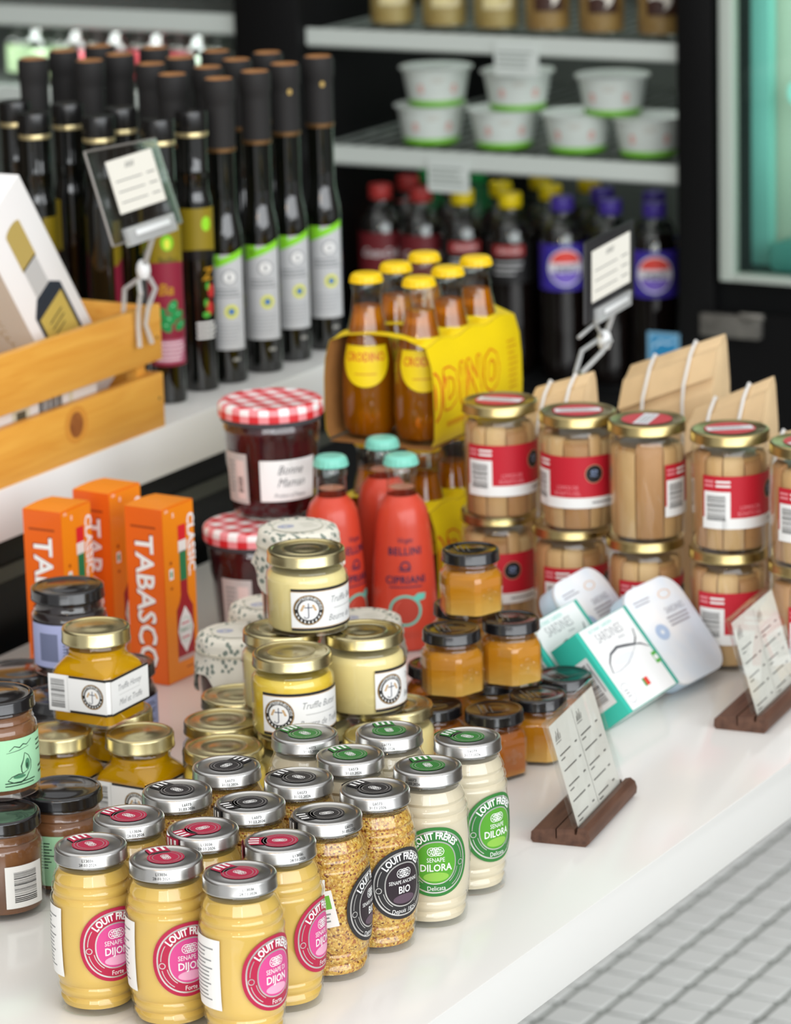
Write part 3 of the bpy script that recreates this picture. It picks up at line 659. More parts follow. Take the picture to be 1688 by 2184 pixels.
# ================================================================== HEXAGONAL HONEY JARS
HX = syrup('amber_honey', '#ffb92c', '#ffae28', .54, .12, .006, .026); HX2 = syrup('dark_amber_honey', '#ffa024', '#f58c1e', .52, .12, .004, .014)
HXE = pm('embossed_honey_glass', '#c98b35', .2)
def hexjar(fill):
    t = thing('hexagonal_honey_jar'); t['category'] = 'jar'
    def S(o):
        out = []
        for r, z in ((22.5, 0), (24.4, 1), (25, 3), (25, 30.5), (24, 33), (22.2, 35), (21.4, 36.2)):
            pts = []
            for k in range(6):
                for e in (-.10, .10): a = k*PI/3+e; pts.append(((r-o)*math.cos(a), (r-o)*math.sin(a), z))
            out.append(pts)
        return out
    g = MB(); g.loft(S(0), GLASS); g.lathe([(20.6, 36.2), (20.2, 38), (20.9, 39.5), (20.2, 41), (20.2, 46)], GLASS, 32); g.build('glass', t, smooth=25)
    f = MB(); s = S(1.5)[2:]; s = [[(x, y, 3) for x, y, z in s[0]]]+s[1:]; f.loft(s, fill); f.build('filling', t, smooth=25)
    l = MB(); l.lathe(lid_prof(22.6, 42, 51, dish=.5), BLACKL, 44); lo = l.build('lid', t)
    p = Pr(); 
    for k in range(3): p.rect(-12+k*3, -11+k*4, 6+k*2, -10.3+k*4, ink('#6a6862'), 0)
    p.rect(8, -12, 8.4, 13, ink('#6a6862'), 0); p.build('lid_print', lambda u, v, L: (u, v, 51.15+L*LV), lo)
    e = MB()
    for dx in (-6, 0, 6): e.lathe([(0, -.5), (2.6, -.5), (2.6, .6), (2, .9), (0, .9)], GLASS, 8, cx=dx, cy=16+abs(dx)*.6)
    e.lathe([(0, -.5), (4, -.5), (4, .6), (3.2, .9), (0, .9)], GLASS, 8, cx=0, cy=22); eo = e.build('bee_emboss', t)
    ap = 25*math.cos(PI/6); M = Matrix(((0, 0, 1), (1, 0, 0), (0, 1, 0))).to_4x4()
    eo.matrix_basis = Matrix.Rotation(R(30), 4, 'Z') @ Matrix.Translation((ap*.001, 0, -.002)) @ M
    return t
HA, HB = hexjar(HX), hexjar(HX2); HH = .0512
ql = relax([on(1046, 1507, HH), on(1142, 1480, HH), on(1203, 1436, HH), on(938, 1500, HH), on(930, 1412, HH), Vector((-1.285, 2.385, 0))], .0246)
for q, w, d, k in zip(ql, ('next to the pale mustard', 'facing the counter edge', 'next to the teal sardine box', 'next to the truffle butter', 'next to the coral bottles', 'hidden at the centre'), (10, 20, 35, 30, 15, 5), (HB, HA, HB, HB, HB, HA)):
    place(k, at(q, 0), rzl(q, d), 'hexagonal amber honey jar, bottom layer, '+w, 'jar', 'hexagonal honey jars in a pyramid')
qm = relax([on(963, 1338, 2*HH), on(1090, 1316, 2*HH), on(985, 1283, 2*HH)], .0246)
for q, w, d in zip(qm, ('next to the truffle butter', 'next to the sardine boxes', 'next to the coral bottles'), (12, 6, 20)): place(HA, at(q, HH), rzl(q, d), 'hexagonal amber honey jar, middle layer, '+w, 'jar', 'hexagonal honey jars in a pyramid')
q = on(1000, 1164, 3*HH); q = Vector((q.x, q.y, 0))*.6+(qm[0]+qm[1]+qm[2])*.4/3; place(HA, at(q, 2*HH), rzl(q, 12), 'hexagonal amber honey jar at the peak of its pyramid', 'jar', 'hexagonal honey jars in a pyramid')

# ================================================================== HOT SAUCE BOXES
ORG = pm('lit_orange_carton', '#f08a12', .42, coat=.15); ORS = pm('shaded_orange_carton', '#e8650f', .42, coat=.15)  # one carton orange; the second is darker to put side shade into the colour
def hotbox():
    t = thing('hot_sauce_box'); t['category'] = 'box'; w, d, h = 37, 44, 149
    b = MB(); b.box(-w/2, w/2, -d/2, d/2, 0, h, ORS); b.build('carton', t, bevel=.5)
    b = MB(); b.prism([(-d/2, 0), (-d/4, .9), (0, 1.3), (d/4, .9), (d/2, 0)], -w/2, w/2, ORG, lambda a, c, e: (e, a, h+c)); b.build('top_flap', t, smooth=30)
    p = Pr(); p.rect(-w/2+.3, 1, w/2-.3, h-1, ORS, 0); p.text('TABASCO', -1.5, 68.5, 25.5, ink('#8c2f10'), 1, bold=.035, rot=-90, sx=1.02); p.text('TABASCO', -1, 69, 25, WHITEI, 2, bold=.022, rot=-90, sx=1.02); p.lines(-13, 131, 12, 135, 1, ink('#a8430c'), 1, .5, 0)
    p.build('side_print', flat((0, -d/2, 0), (1, 0, 0), (0, 0, 1)), t)
    p = Pr(); p.rect(-d/2+.3, 1, d/2-.3, h-1, ORG, 0)
    p.text('CLASSIC.', 16.5, 112, 13.5, WHITEI, 3, bold=.03, rot=-90, sx=1.0); p.text('EN', -16, 146, 3.4, WHITEI, 2); p.text('S', -7, 141, 5, WHITEI, 2, bold=.03)
    RB = ink('#a3202a'); p.rect(-1, 116, 10, 131, ink('#d8242c'), 1); p.rect(-1.2, 108, 10.2, 118, ink('#e9e5df'), 2); p.rect(-.2, 84, 9.6, 109, ink('#1f7a4d'), 2)
    p.poly([(-.2, 84), (9.6, 84), (9.6, 72), (12, 66), (16.5, 60), (16.5, 20), (-7, 20), (-7, 60), (-2.5, 66), (-.2, 72)], RB, 1); p.rect(-7, 16, 16.5, 20, ink('#c9a9a4'), 1)
    p.poly([(4.7, 62), (12, 52), (15.5, 42), (12, 32), (4.7, 22), (-2.6, 32), (-6, 42), (-2.6, 52)], WHITEI, 2); p.text('TABASCO', 4.7, 42, 5.4, ink('#2a8a5c'), 3, sx=.75)
    p.ell(4.7, 42, 8.5, 10.5, ink('#9fd0b8'), 3, r0=.95, n=30); p.lines(-1, 46, 10, 49, 1, ink('#d9848a'), 3, .5, 0); p.lines(-1, 34, 10, 37, 1, ink('#d9848a'), 3, .5, 0)
    p.rect(-15, 88, -9.5, 97, WHITEI, 2); p.rect(-13.6, 90, -11, 95, ink('#1f9a5d'), 3); p.lines(-14, 100, -11, 104, 1, ink('#a8430c'), 2, .7, 0); p.lines(-14, 79, -11, 82, 1, ink('#a8430c'), 2, .7, 0); p.lines(4, 8, 14, 11, 1, ink('#b04a10'), 1, .4, 0)
    p.build('front_print', flat((w/2, 0, 0), (0, 1, 0), (0, 0, 1)), t)
    return t
HBX = hotbox()
for (x, y, rz), w in zip(((-1.610, 2.421, -2.5), (-1.683, 2.380, 1), (-1.680, 2.449, -3)), ('nearest the red gingham jam jar', 'behind the dark preserve jars', 'tucked between two others and the raised shelf')):
    place(HBX, (x, y, CT), R(rz), 'upright orange hot sauce box '+w.replace('nearest', 'beside'), 'box', 'orange hot sauce boxes')

# ================================================================== GINGHAM JAM JARS
def gingham():
    m, nt, p = nmat('red_gingham_lid'); N = nt.nodes.new; L = nt.links.new
    tc = N('ShaderNodeTexCoord'); sp = N('ShaderNodeSeparateXYZ'); L(tc.outputs['Object'], sp.inputs[0])
    def mt(op, a, b=None):
        n = N('ShaderNodeMath'); n.operation = op
        for i, q in enumerate((a, b)):
            if q is None: continue
            if isinstance(q, (int, float)): n.inputs[i].default_value = q
            else: L(q, n.inputs[i])
        return n.outputs[0]
    at2 = mt('ARCTAN2', sp.outputs[1], sp.outputs[0]); u = mt('MULTIPLY', at2, 0.0452); st = mt('LESS_THAN', sp.outputs[2], 0.0995)
    def mix(a, b): 
        n = N('ShaderNodeMix'); n.data_type = 'FLOAT'; L(st, n.inputs[0]); L(a, n.inputs[2]); L(b, n.inputs[3]); return n.outputs[0]
    a, b = mix(sp.outputs[0], u), mix(sp.outputs[1], sp.outputs[2]); P = 0.0175
    s = [mt('LESS_THAN', mt('FRACT', mt('ADD', mt('DIVIDE', q, P), 100.1)), .5) for q in (a, b)]
    t = mt('MULTIPLY', mt('ADD', s[0], s[1]), .5)
    r = N('ShaderNodeValToRGB'); r.color_ramp.interpolation = 'CONSTANT'; e = r.color_ramp.elements; e[0].color = lin('#f3efee'); e[1].position = .25; e[1].color = lin('#ea8f94'); x = e.new(.75); x.color = lin('#d2262e')
    L(t, r.inputs[0]); L(r.outputs[0], p.inputs['Base Color']); p.inputs['Roughness'].default_value = .35; return m
GING = gingham()
def jam():
    t = thing('jam_jar'); t['category'] = 'jar'
    def md(a, k, z):
        if z > 74: return 1.0
        w = 1-.035*abs(math.sin(a*5))*min(1, (76-z)/12); return w
    pr = [(0, 1.5), (30, 0), (34, 1.2), (36, 6), (37.5, 20), (39.5, 45), (41, 68), (41.5, 76), (41.5, 80), (39.5, 83), (39.5, 90)]
    g = MB(); g.lathe(pr, GLASS, 60, md); g.build('glass', t)
    f = MB(); f.lathe([(0, 4), (32, 4)]+[(r-1.5, z) for r, z in pr if 5 < z < 84]+[(38, 85), (0, 85)], pm('dark_red_jam', '#3f0f16', .25, c2='#2a070c', vscale=50), 60, md); f.build('filling', t)
    l = MB(); l.lathe([(44, 88), (45.2, 88.4), (45.2, 97), (44.5, 99), (42.5, 100.4), (39, 101), (36, 100.2), (0, 100.2)], GING, 64); l.lathe([(41, 84), (43.4, 84.2), (43.8, 88)], pm('grey_band', '#46464a', .4), 48); l.build('lid', t)
    p = Pr(); p.rect(-26, -17, 26, 19, WHITEP, 0, 14, 4); p.text('Bonne', 0, 10, 11, pm('script_ink', '#4d4f55', .5), 1, shear=.4, sx=.8); p.text('Maman', 1, -1, 11, MATS['script_ink'], 1, shear=.4, sx=.8); p.text('Product of France', 0, -12, 5, MATS['script_ink'], 1, shear=.4, sx=.8)
    p.build('label', cyl(lambda z: 38.6+(z-36)*.055, 36), t)
    p = Pr(); p.rect(-14, -22, 14, 22, pm('grey_side_label', '#c6c0bd', .5), 0, 8, 3); p.rect(2, -18, 11, 16, ink('#e7d2cd'), 1, 3, 2); p.lines(-10, -14, 0, 16, 8, GREYI, 1, .4, seg=2); p.barcode(3.5, -12, 9, 2, BLACKI, l=2, horiz=True)
    p.build('side_label', cyl(lambda z: 38.8+(z-38)*.055, 38, -76), t)
    return t
JM = jam(); q = on(545, 1112, .101); q1 = Vector((q.x, q.y, 0)); q = on(597, 840, .202); q2 = Vector((q.x, q.y, 0)); q2 = (q1+q2*2)/3
place(JM, at(q1, 0), rzl(q1, 48), 'dark jam jar with red gingham lid standing on the counter', 'jar', 'gingham jam jars')
place(JM, at(q2, .101), rzl(q2, 22), 'dark jam jar with red gingham lid stacked on its twin', 'jar', 'gingham jam jars')

# ================================================================== CLOTH-CAPPED JARS
def leafy():
    m, nt, p = nmat('leaf_printed_cloth'); N = nt.nodes.new; L = nt.links.new
    tc = N('ShaderNodeTexCoord'); mp = N('ShaderNodeMapping'); mp.inputs['Scale'].default_value = (1, 1.7, 1.3); mp.inputs['Rotation'].default_value = (.4, .3, .6); L(tc.outputs['Object'], mp.inputs[0])
    v = N('ShaderNodeTexVoronoi'); v.inputs['Scale'].default_value = 150; v.inputs['Randomness'].default_value = .8; L(mp.outputs[0], v.inputs['Vector'])
    n = N('ShaderNodeTexNoise'); n.inputs['Scale'].default_value = 38; L(tc.outputs['Object'], n.inputs['Vector'])
    a = N('ShaderNodeMath'); a.operation = 'LESS_THAN'; a.inputs[1].default_value = .40; L(v.outputs['Distance'], a.inputs[0])
    b = N('ShaderNodeMath'); b.operation = 'GREATER_THAN'; b.inputs[1].default_value = .5; L(n.outputs['Fac'], b.inputs[0])
    c = N('ShaderNodeMath'); c.operation = 'MULTIPLY'; L(a.outputs[0], c.inputs[0]); L(b.outputs[0], c.inputs[1])
    x = N('ShaderNodeMix'); x.data_type = 'RGBA'; x.inputs[6].default_value = lin('#e4e0d2'); x.inputs[7].default_value = lin('#7f8a80'); L(c.outputs[0], x.inputs[0]); L(x.outputs[2], p.inputs['Base Color']); p.inputs['Roughness'].default_value = .85
    return m
LEAFY = leafy()
def cloth():
    t = thing('cloth_capped_jar'); t['category'] = 'jar'
    pr = [(0, 1), (26, 0), (29, 1), (30, 4), (30, 58), (28.5, 64), (27, 67), (27, 72)]
    g = MB(); g.lathe(pr, GLASS, 44); g.build('glass', t)
    f = MB(); f.lathe([(0, 3.5), (27, 3.5), (28.6, 6), (28.6, 57), (26, 66), (0, 66)], pm('brown_pate', '#6b4a3c', .5, c2='#523529', vscale=30), 36); f.build('filling', t)
    l = MB(); l.lathe([(28.5, 66), (29.2, 67), (29.2, 78), (28, 79), (0, 79)], SILVER, 36); l.build('lid', t)
    c = MB(); n = 72; secs = []
    prof = ((5, 81.6), (18, 82.2), (27, 82.6), (30.5, 81), (32, 76), (31.6, 70), (33.5, 63))
    for r, z in prof: secs.append([(r*(1+.02*math.sin(9*a+z)*(z < 80))*math.cos(a), r*(1+.02*math.sin(9*a+z)*(z < 80))*math.sin(a), z) for a in (2*PI*i/n for i in range(n))])
    for fr in (.5, 1.0):
        s = []
        for i in range(n):
            a = 2*PI*i/n; k = abs(math.cos(2*a))**3; drop = (8+22*k)*fr; r = 33.5+2.6*fr*(1+.5*math.sin(13*a))-3.0*k*fr
            s.append((r*math.cos(a), r*math.sin(a), 63-drop))
        secs.append(s)
    c.loft(secs, LEAFY, cap=False); c.raw([(*q[:2], q[2]) for q in secs[0]], [list(range(n))], LEAFY)
    co = c.build('cloth_cap', t, smooth=80)
    p = Pr(); p.ell(0, 0, 20, 20, pm('plain_cloth_disc', '#e2dfd2', .8), 0, r0=.01, n=36); p.ell(0, 0, 20, 20, ink('#b8bda9'), 1, r0=.965, n=36); p.ell(-9, 2, 6.5, 5.4, ink('#9aa3c4'), 1, r0=.8, n=24); p.ell(-9, 2, 4.6, 3.4, ink('#a9b1cc'), 1, r0=.45, n=20)
    p.lines(3, -8, 15, 8, 3, ink('#c2c3b4'), 1, .25, .4); p.build('cap_print', lambda u, v, L: (u, v, 82.75+L*.1), co)
    b = MB(); b.lathe([(31.4, 69), (33.0, 69), (33.0, 71), (31.4, 71), (31.4, 69)], pm('elastic_band', '#cfcab8', .7), 40); b.build('band', t)
    return t
CJ = cloth(); HC = .0829
qc = relax([on(505, 1345, HC), on(573, 1285, HC), on(773, 1315, HC)], .0365)
for q, w, d in zip(qc, ('beside the orange boxes', 'beside the gingham jam', 'beside the honey pyramid'), (10, 40, 25)): 
    o = place(CJ, at(q, 0), aview(q)-R(12), 'brown spread jar under leaf-printed cloth cap, bottom layer, '+w, 'jar', 'cloth-capped jars'); child(child(o, 'cloth_cap'), 'cap_print').rotation_euler = (0, 0, YAW+R(d)-o.rotation_euler.z)
q = on(635, 1121, 2*HC); q = Vector((q.x, q.y, 0)); o = place(CJ, at(q, HC), aview(q)+R(40), 'brown spread jar under leaf-printed cloth cap, top of its stack', 'jar', 'cloth-capped jars'); child(child(o, 'cloth_cap'), 'cap_print').rotation_euler = (0, 0, YAW+R(20)-o.rotation_euler.z)

# ================================================================== CROWN-CAPPED BOTTLES
def crown(mb, mat, z0, r=14.6, h=8.5):
    def md(a, k, z): return 1+(.035*math.cos(21*a) if k <= 1 else .02*math.cos(21*a) if k == 2 else 0)
    mb.lathe([(r*1.02, z0), (r*1.02, z0+1), (r*.98, z0+h*.55), (r*.93, z0+h*.8), (r*.8, z0+h*.97), (r*.6, z0+h), (0, z0+h)], mat, 84, md)
    mb.lathe([(0, z0+1), (r*.95, z0+.5), (r*1.02, z0)], mat, 84)
CORAL = pm('coral_painted_glass', '#cf452f', .35, coat=.2); MINTC = pm('mint_crown_cap', '#7fd0bd', .3)
BEL = [(0, 1), (26, 0), (28.2, 1.2), (28.6, 5), (27.6, 35), (25.4, 75), (23, 105), (21.2, 117), (18.5, 124), (14.5, 128.5), (12.8, 131)]
def bellini():
    t = thing('bellini_bottle'); t['category'] = 'bottle'
    b = MB(); b.lathe(BEL, CORAL, 48); b.build('body', t)
    g = MB(); g.lathe([(12.8, 131), (12.6, 136), (12.4, 147), (13.6, 149), (13.6, 152), (12.6, 154), (12.6, 158)], GLASSG, 36); g.lathe([(0, 137), (10.8, 137)], pm('peach_drink', '#f0a088', .3), 24); g.build('neck', t)
    c = MB(); crown(c, MINTC, 156.5, 14.3, 8.5); c.build('crown_cap', t)
    p = Pr(); p.text('Virgin', 0, 34, 6.2, NAVY, 0, shear=.3); p.text('BELLINI', 0, 24.5, 9.2, NAVY, 0, bold=.02, sx=.92, space=1.12); p.ell(0, 12, 4.5, 4.5, NAVY, 0, r0=.7, n=18); p.lines(-6, 7, 6, 12, 2, NAVY, 0, .3); p.text('CIPRIANI', 0, 0, 9.2, NAVY, 0, bold=.02, sx=.9, space=1.08); p.lines(-14, -7, 14, -4.5, 1, NAVY, 0, .4, 0, 6)
    TQ = ink('#6ccab8'); p.ell(-1, -26, 13.5, 13.5, TQ, 0, r0=.84, n=36); p.ell(-1, -26, 11.2, 11.2, ink('#b8402f'), 0, r0=.02, rings=2, n=30); p.ell(0, -26, 9, 10, ink('#d06050'), 1, r0=.9, n=20, a0=120, a1=230)
    p.poly([(5, -15), (10, -11.5), (17, -12), (16, -17), (9, -18.5)], TQ, 1); p.lines(-16, -50, 16, -44, 2, ink('#c04c3a'), 0, .3, .2, 6)
    p.build('print', cyl(interp(BEL[2:9]), 62), t)
    return t
BE = bellini()
ql = relax([on(705, 971, .165), on(815, 932, .165), on(855, 968, .165)], .0290)
for q, w, d in zip(ql, ('beside the gingham jam', 'standing behind the other two', 'beside the honey pyramid'), (48, 60, 3)):
    place(BE, at(q, 0), rzl(q, d), 'coral bellini bottle with mint crown cap, '+w, 'bottle', 'coral bellini bottles')
YEL = pm('yellow_crown_cap', '#f0c808', .3); YCART = pm('yellow_carton', '#f4d60c', .45); KRAFT = pm('brown_kraft_board', '#a8743e', .7, var=.12, vscale=90)
AMB = syrup('amber_aperitif', '#ffa418', '#ff9208', .34, .03)
CRO = [(0, 1.5), (19, 0), (22, 1.2), (24, 10), (25, 25), (24.7, 50), (23, 70), (19.5, 88), (16, 102), (13.8, 112), (12.6, 124), (12.2, 130), (13.4, 132), (13.4, 135), (12.4, 137), (12.4, 139)]
def aperitif():
    t = thing('aperitif_bottle'); t['category'] = 'bottle'
    g = MB(); g.lathe(CRO, GLASSG, 40); g.build('glass', t)
    f = MB(); f.lathe([(0, 4), (19, 4)]+[(r-1.4, z) for r, z in CRO if 5 < z < 113]+[(11.8, 116), (0, 116)], AMB, 36); f.build('drink', t)
    c = MB(); crown(c, YEL, 137, 14.2, 8); c.build('crown_cap', t)
    p = Pr(); p.ell(0, 74, 23, 26, YCART, 0, r0=.02, rings=3, n=40, a0=180, a1=360); p.rect(-23, 74, 23, 84, YCART, 0, 12, 3); p.text('CRODINO', 0, 74, 10.5, ink('#d4501c'), 1, bold=.02, sx=.78); p.lines(-10, 58, 10, 61, 1, ink('#d4901c'), 1, .4, 0, 4)
    p.build('label', cyl(interp(CRO[3:9]), 0, base=.4), t)
    return t
AP = aperitif(); AH = .1452
cs = [on(785, 576, 2*AH), on(852, 561, 2*AH), on(916, 542, 2*AH), on(881, 592, 2*AH), on(947, 572, 2*AH), on(1013, 550, 2*AH)]
xa = sum(c.x for c in cs[:3])/3; xb = sum(c.x for c in cs[3:])/3; ya = sum(c.y for c in cs)/6; xm = (xa+xb)/2
pos = [(xm+sx*.0262, ya+(k-1)*.0520) for sx in (-1, 1) for k in range(3)]
WHO = ['inner column, open end', 'inner column, middle', 'inner column, far end', 'outer column, open end', 'outer column, middle', 'outer column, far end']
for lay in (0, 1):
    for k, (x, y) in enumerate(pos):
        q = Vector((x, y, 0)); z = lay*AH+(.0012 if lay else .0008)
        place(AP, at(q, z), rzl(q, (-8, 20, 40, 5, 30, 60)[k]), 'amber aperitif bottle in the %s pack, %s' % ('upper' if lay else 'lower', WHO[k]), 'bottle', 'amber aperitif bottles in six-packs')
def sleeve(lay):
    t = thing('bottle_carton', 'yellow six-pack carton sleeve, %s' % ('set on top of another pack' if lay else 'standing on the counter'), 'carton', 'aperitif cartons', loc=(xm, ya, CT+lay*AH))
    y0, y1 = -82, 82; X = 55
    def side(sg, mat, th, name):
        prof = [(50, 3), (53.5, 10), (54.2, 30), (53.8, 55), (52, 74), (47, 90)]
        b = MB()
        def fn(off):
            def g(u, v):
                k = v*(len(prof)-1); i = min(int(k), len(prof)-2); f = k-i
                x = prof[i][0]+(prof[i+1][0]-prof[i][0])*f; z = prof[i][1]+(prof[i+1][1]-prof[i][1])*f
                y = y0+(y1-y0)*u
                e = abs(2*u-1)
                if v > .99: z += 4*math.sin(u*PI*3)**2
                if v < .15 and u < .12: z = z+(22-z)*(0 if u > .06 else 0)
                return (sg*(x+off), y, z)
            return g
        b.grid(fn(0), 24, 10, mat[0]); b.grid(fn(th), 24, 10, mat[1])
        return b.build(name, t, smooth=60), prof
    side(-1, (KRAFT, YCART), .8, 'inner_panel')
    so, prof = side(1, (KRAFT, YCART), .8, 'outer_panel')
    zf = lambda v: v
    p = Pr(); RO = ink('#dc4a1a')
    for l_, rad, m_ in ((0, 3.6, RO), (1, 1.9, YCART)):
        for k in range(10): p.text('DINO', -14+rad*.8*math.cos(k*PI/5), 2+rad*math.sin(k*PI/5), 52, m_, l_+k*.05, sx=.66, shear=.08, space=1.24)
    p.ell(-80.5, 0, 14, 25, RO, 0, r0=.02, n=20, rings=2, a0=-85, a1=85); p.ell(-80.5, 0, 11, 22, YCART, 1, r0=.02, n=20, rings=2, a0=-88, a1=88); p.ell(-80.5, 0, 3, 14, RO, 2, r0=.02, n=12, a0=-88, a1=88)
    p2 = Pr(); p2.lines(56, -24, 73, 28, 9, ink('#d89a10'), 0, .3, .3); xg = interp([(a, c) for a, c in prof]); p2.build('panel_small_print', lambda u, v, L: (xg(47+v*.9)+1.3+L*LV, u, 47+v*.9), so);  p.lines(-60, -34, -20, -27, 1, ink('#e0a010'), 0, .7, 0)
    xf = interp([(a, c) for a, c in prof])
    p.build('panel_print', lambda u, v, L: (xf(47+v*.9)+1.3+L*LV, u, 47+v*.9), so)
    b = MB(); b.box(-50, 50, y0, y1, .2, .7, KRAFT); b.build('bottom_panel', t)
    b = MB()
    for sg in (-1, 1):
        def g(u, v, sg=sg): 
            y = y0+(y1-y0)*u; c = abs(math.sin((u*3)*PI)); return (sg*(47-v*(20-12*c)), y, 90+4*math.sin(u*PI*3)**2+v*(2+5*(1-c)))
        b.grid(g, 36, 4, YCART)
    def bridge(u, v): 
        y = y0+8+v*16; return (-36+72*u, y, 96+5*math.sin(u*PI)+3*math.sin(u*PI*3))
    for yb in (y0+2, -34, 18, y1-18): b.grid(lambda u, v, yb=yb: (-40+80*u, yb+v*14, 94+4*math.sin(u*PI)), 16, 2, YCART)
    b.build('top_panel', t, smooth=60)
sleeve(1); sleeve(0)

# ================================================================== TUNA JARS
TRED = pm('red_tuna_label', '#c41f30', .45); TUNA = [pm('tuna_fillet_a', '#d3aa74', .55, c2='#bd9260', vscale=40, stretch=(1, 1, .25)), pm('tuna_fillet_b', '#e0bd88', .55, c2='#c9a06c', vscale=40, stretch=(1, 1, .25)), pm('tuna_fillet_c', '#c99868', .55, c2='#b28354', vscale=40, stretch=(1, 1, .25))]
OILM = pm('golden_packing_oil', '#b58d5c', .3)
TP = [(0, 1.5), (27, 0), (30.5, 1), (31.6, 4), (31.6, 82), (31, 85.5), (29.6, 88), (30.4, 89.5), (29.6, 91), (29.6, 96)]
def tuna():
    t = thing('tuna_jar'); t['category'] = 'jar'
    g = MB(); g.lathe(TP, GLASS, 48); g.build('glass', t)
    f = MB(); f.lathe([(0, 3.5), (26, 3.5), (26.4, 80), (0, 82)], OILM, 32); f.build('oil', t)
    a = 0.0; rnd = random.Random(3); k = 0
    while a < 2*PI-.25:
        w = rnd.uniform(.42, .95)
        if 2*PI-a-w < .3: w = 2*PI-a
        z1 = rnd.uniform(76, 85); s = MB(); secs = []
        for z, o in ((4, 2.5), (6, .6), (z1*.5, 0), (z1-4, .4), (z1, 3)):
            pts = []
            for q in range(6):
                b = a+.02+(w-.04)*q/5; rr = 30.1-o-(.8 if q in (0, 5) else 0); pts.append((rr*math.cos(b), rr*math.sin(b), z))
            for q in (5, 0): b = a+.05+(w-.10)*q/5; pts.append((22*math.cos(b), 22*math.sin(b), z))
            secs.append(pts)
        s.loft(secs, TUNA[k % 3]); s.build('fillet', t, smooth=60); a += w; k += 1
    l = MB(); l.lathe(lid_prof(32.6, 91, 100, dish=.6), BRASS, 56); lo = l.build('lid', t)
    p = Pr(); p.ell(0, 0, 21, 21, ink('#c8404a'), 0, r0=.01, n=40); p.rect(-19, -6, 19, 7, ink('#dfe0e4'), 1); p.lines(-15, -4, 15, 5, 3, GREYI, 2, .3, .2)
    p.build('lid_sticker', lambda u, v, L: (u, v, 99.8+L*LV), lo)
    p = Pr(); p.rect(0, -22, 92, 22, TRED, 0, 30, 1); p.rect(0, -22, 92, -13, WHITEP, 1, 30, 1); p.rect(1.5, -22, 24, 9, WHITEP, 1, 8, 1); p.barcode(4, -15, 20, 6, BLACKI, l=2, horiz=True)
    PK = ink('#e98f96'); p.lines(2, 12, 10, 19, 2, PK, 1, .5, 0, 3); p.lines(12, 12, 24, 19, 2, WHITEI, 1, .5, 0, 4); p.text('LOMOS DE', 41, -4.5, 4.8, PK, 1, sx=.8); p.text('BONITO DEL', 41, -9.5, 4.8, PK, 1, sx=.8); p.lines(62, -19, 88, -16, 1, GREYI, 2, .5, 0, 6)
    p.ell(64, 7, 8, 8, ink('#c79a7a'), 1, r0=.01, n=26); p.ell(64, 7, 7.4, 7.4, BLACKI, 2, r0=.01, n=26); p.text('MSC', 64, 5.5, 3.4, ink('#9ab0d8'), 3); p.ell(64, 9, 3, 1.4, ink('#9ab0d8'), 3, r0=.6, n=14)
    p.build('label', cyl(31.6, 45), t)
    return t
TU = tuna()
up = [(1067, 853, -57, 0), (1235, 875, -92, 20), (1381, 893, 27, 90), (1558, 913, -43, 25), (1728, 940, -50, 60)]; lo_ = [(1062, 1081, -95), (1215, 1110, -46), (1376, 1137, -43), (1554, 1161, -50), (1725, 1190, -30)]
NTH = ('beside the yellow carton', 'second from the yellow carton', 'third from the yellow carton', 'fourth from the yellow carton', 'fifth from the yellow carton')
for k in range(5):
    a = on(lo_[k][0], lo_[k][1], .1); b = on(up[k][0], up[k][1], .2); q = Vector(((a.x+b.x)/2, (a.y+b.y)/2, 0))
    la = Vector((a.x, a.y, 0)); la = q+(la-q)*.8
    place(TU, at(la, 0), rzl(la, lo_[k][2]), 'gold-lidded tuna jar with red label, lower layer, '+NTH[k], 'jar', 'tuna fillet jars')
    ub = Vector((b.x, b.y, 0)); ub = q+(ub-q)*.8
    o = place(TU, at(ub, .1), rzl(ub, up[k][2]), 'gold-lidded tuna jar with red label, upper layer, '+NTH[k], 'jar', 'tuna fillet jars')
    child(o, 'lid').rotation_euler = (0, 0, YAW+R(up[k][3]-20)-o.rotation_euler.z)

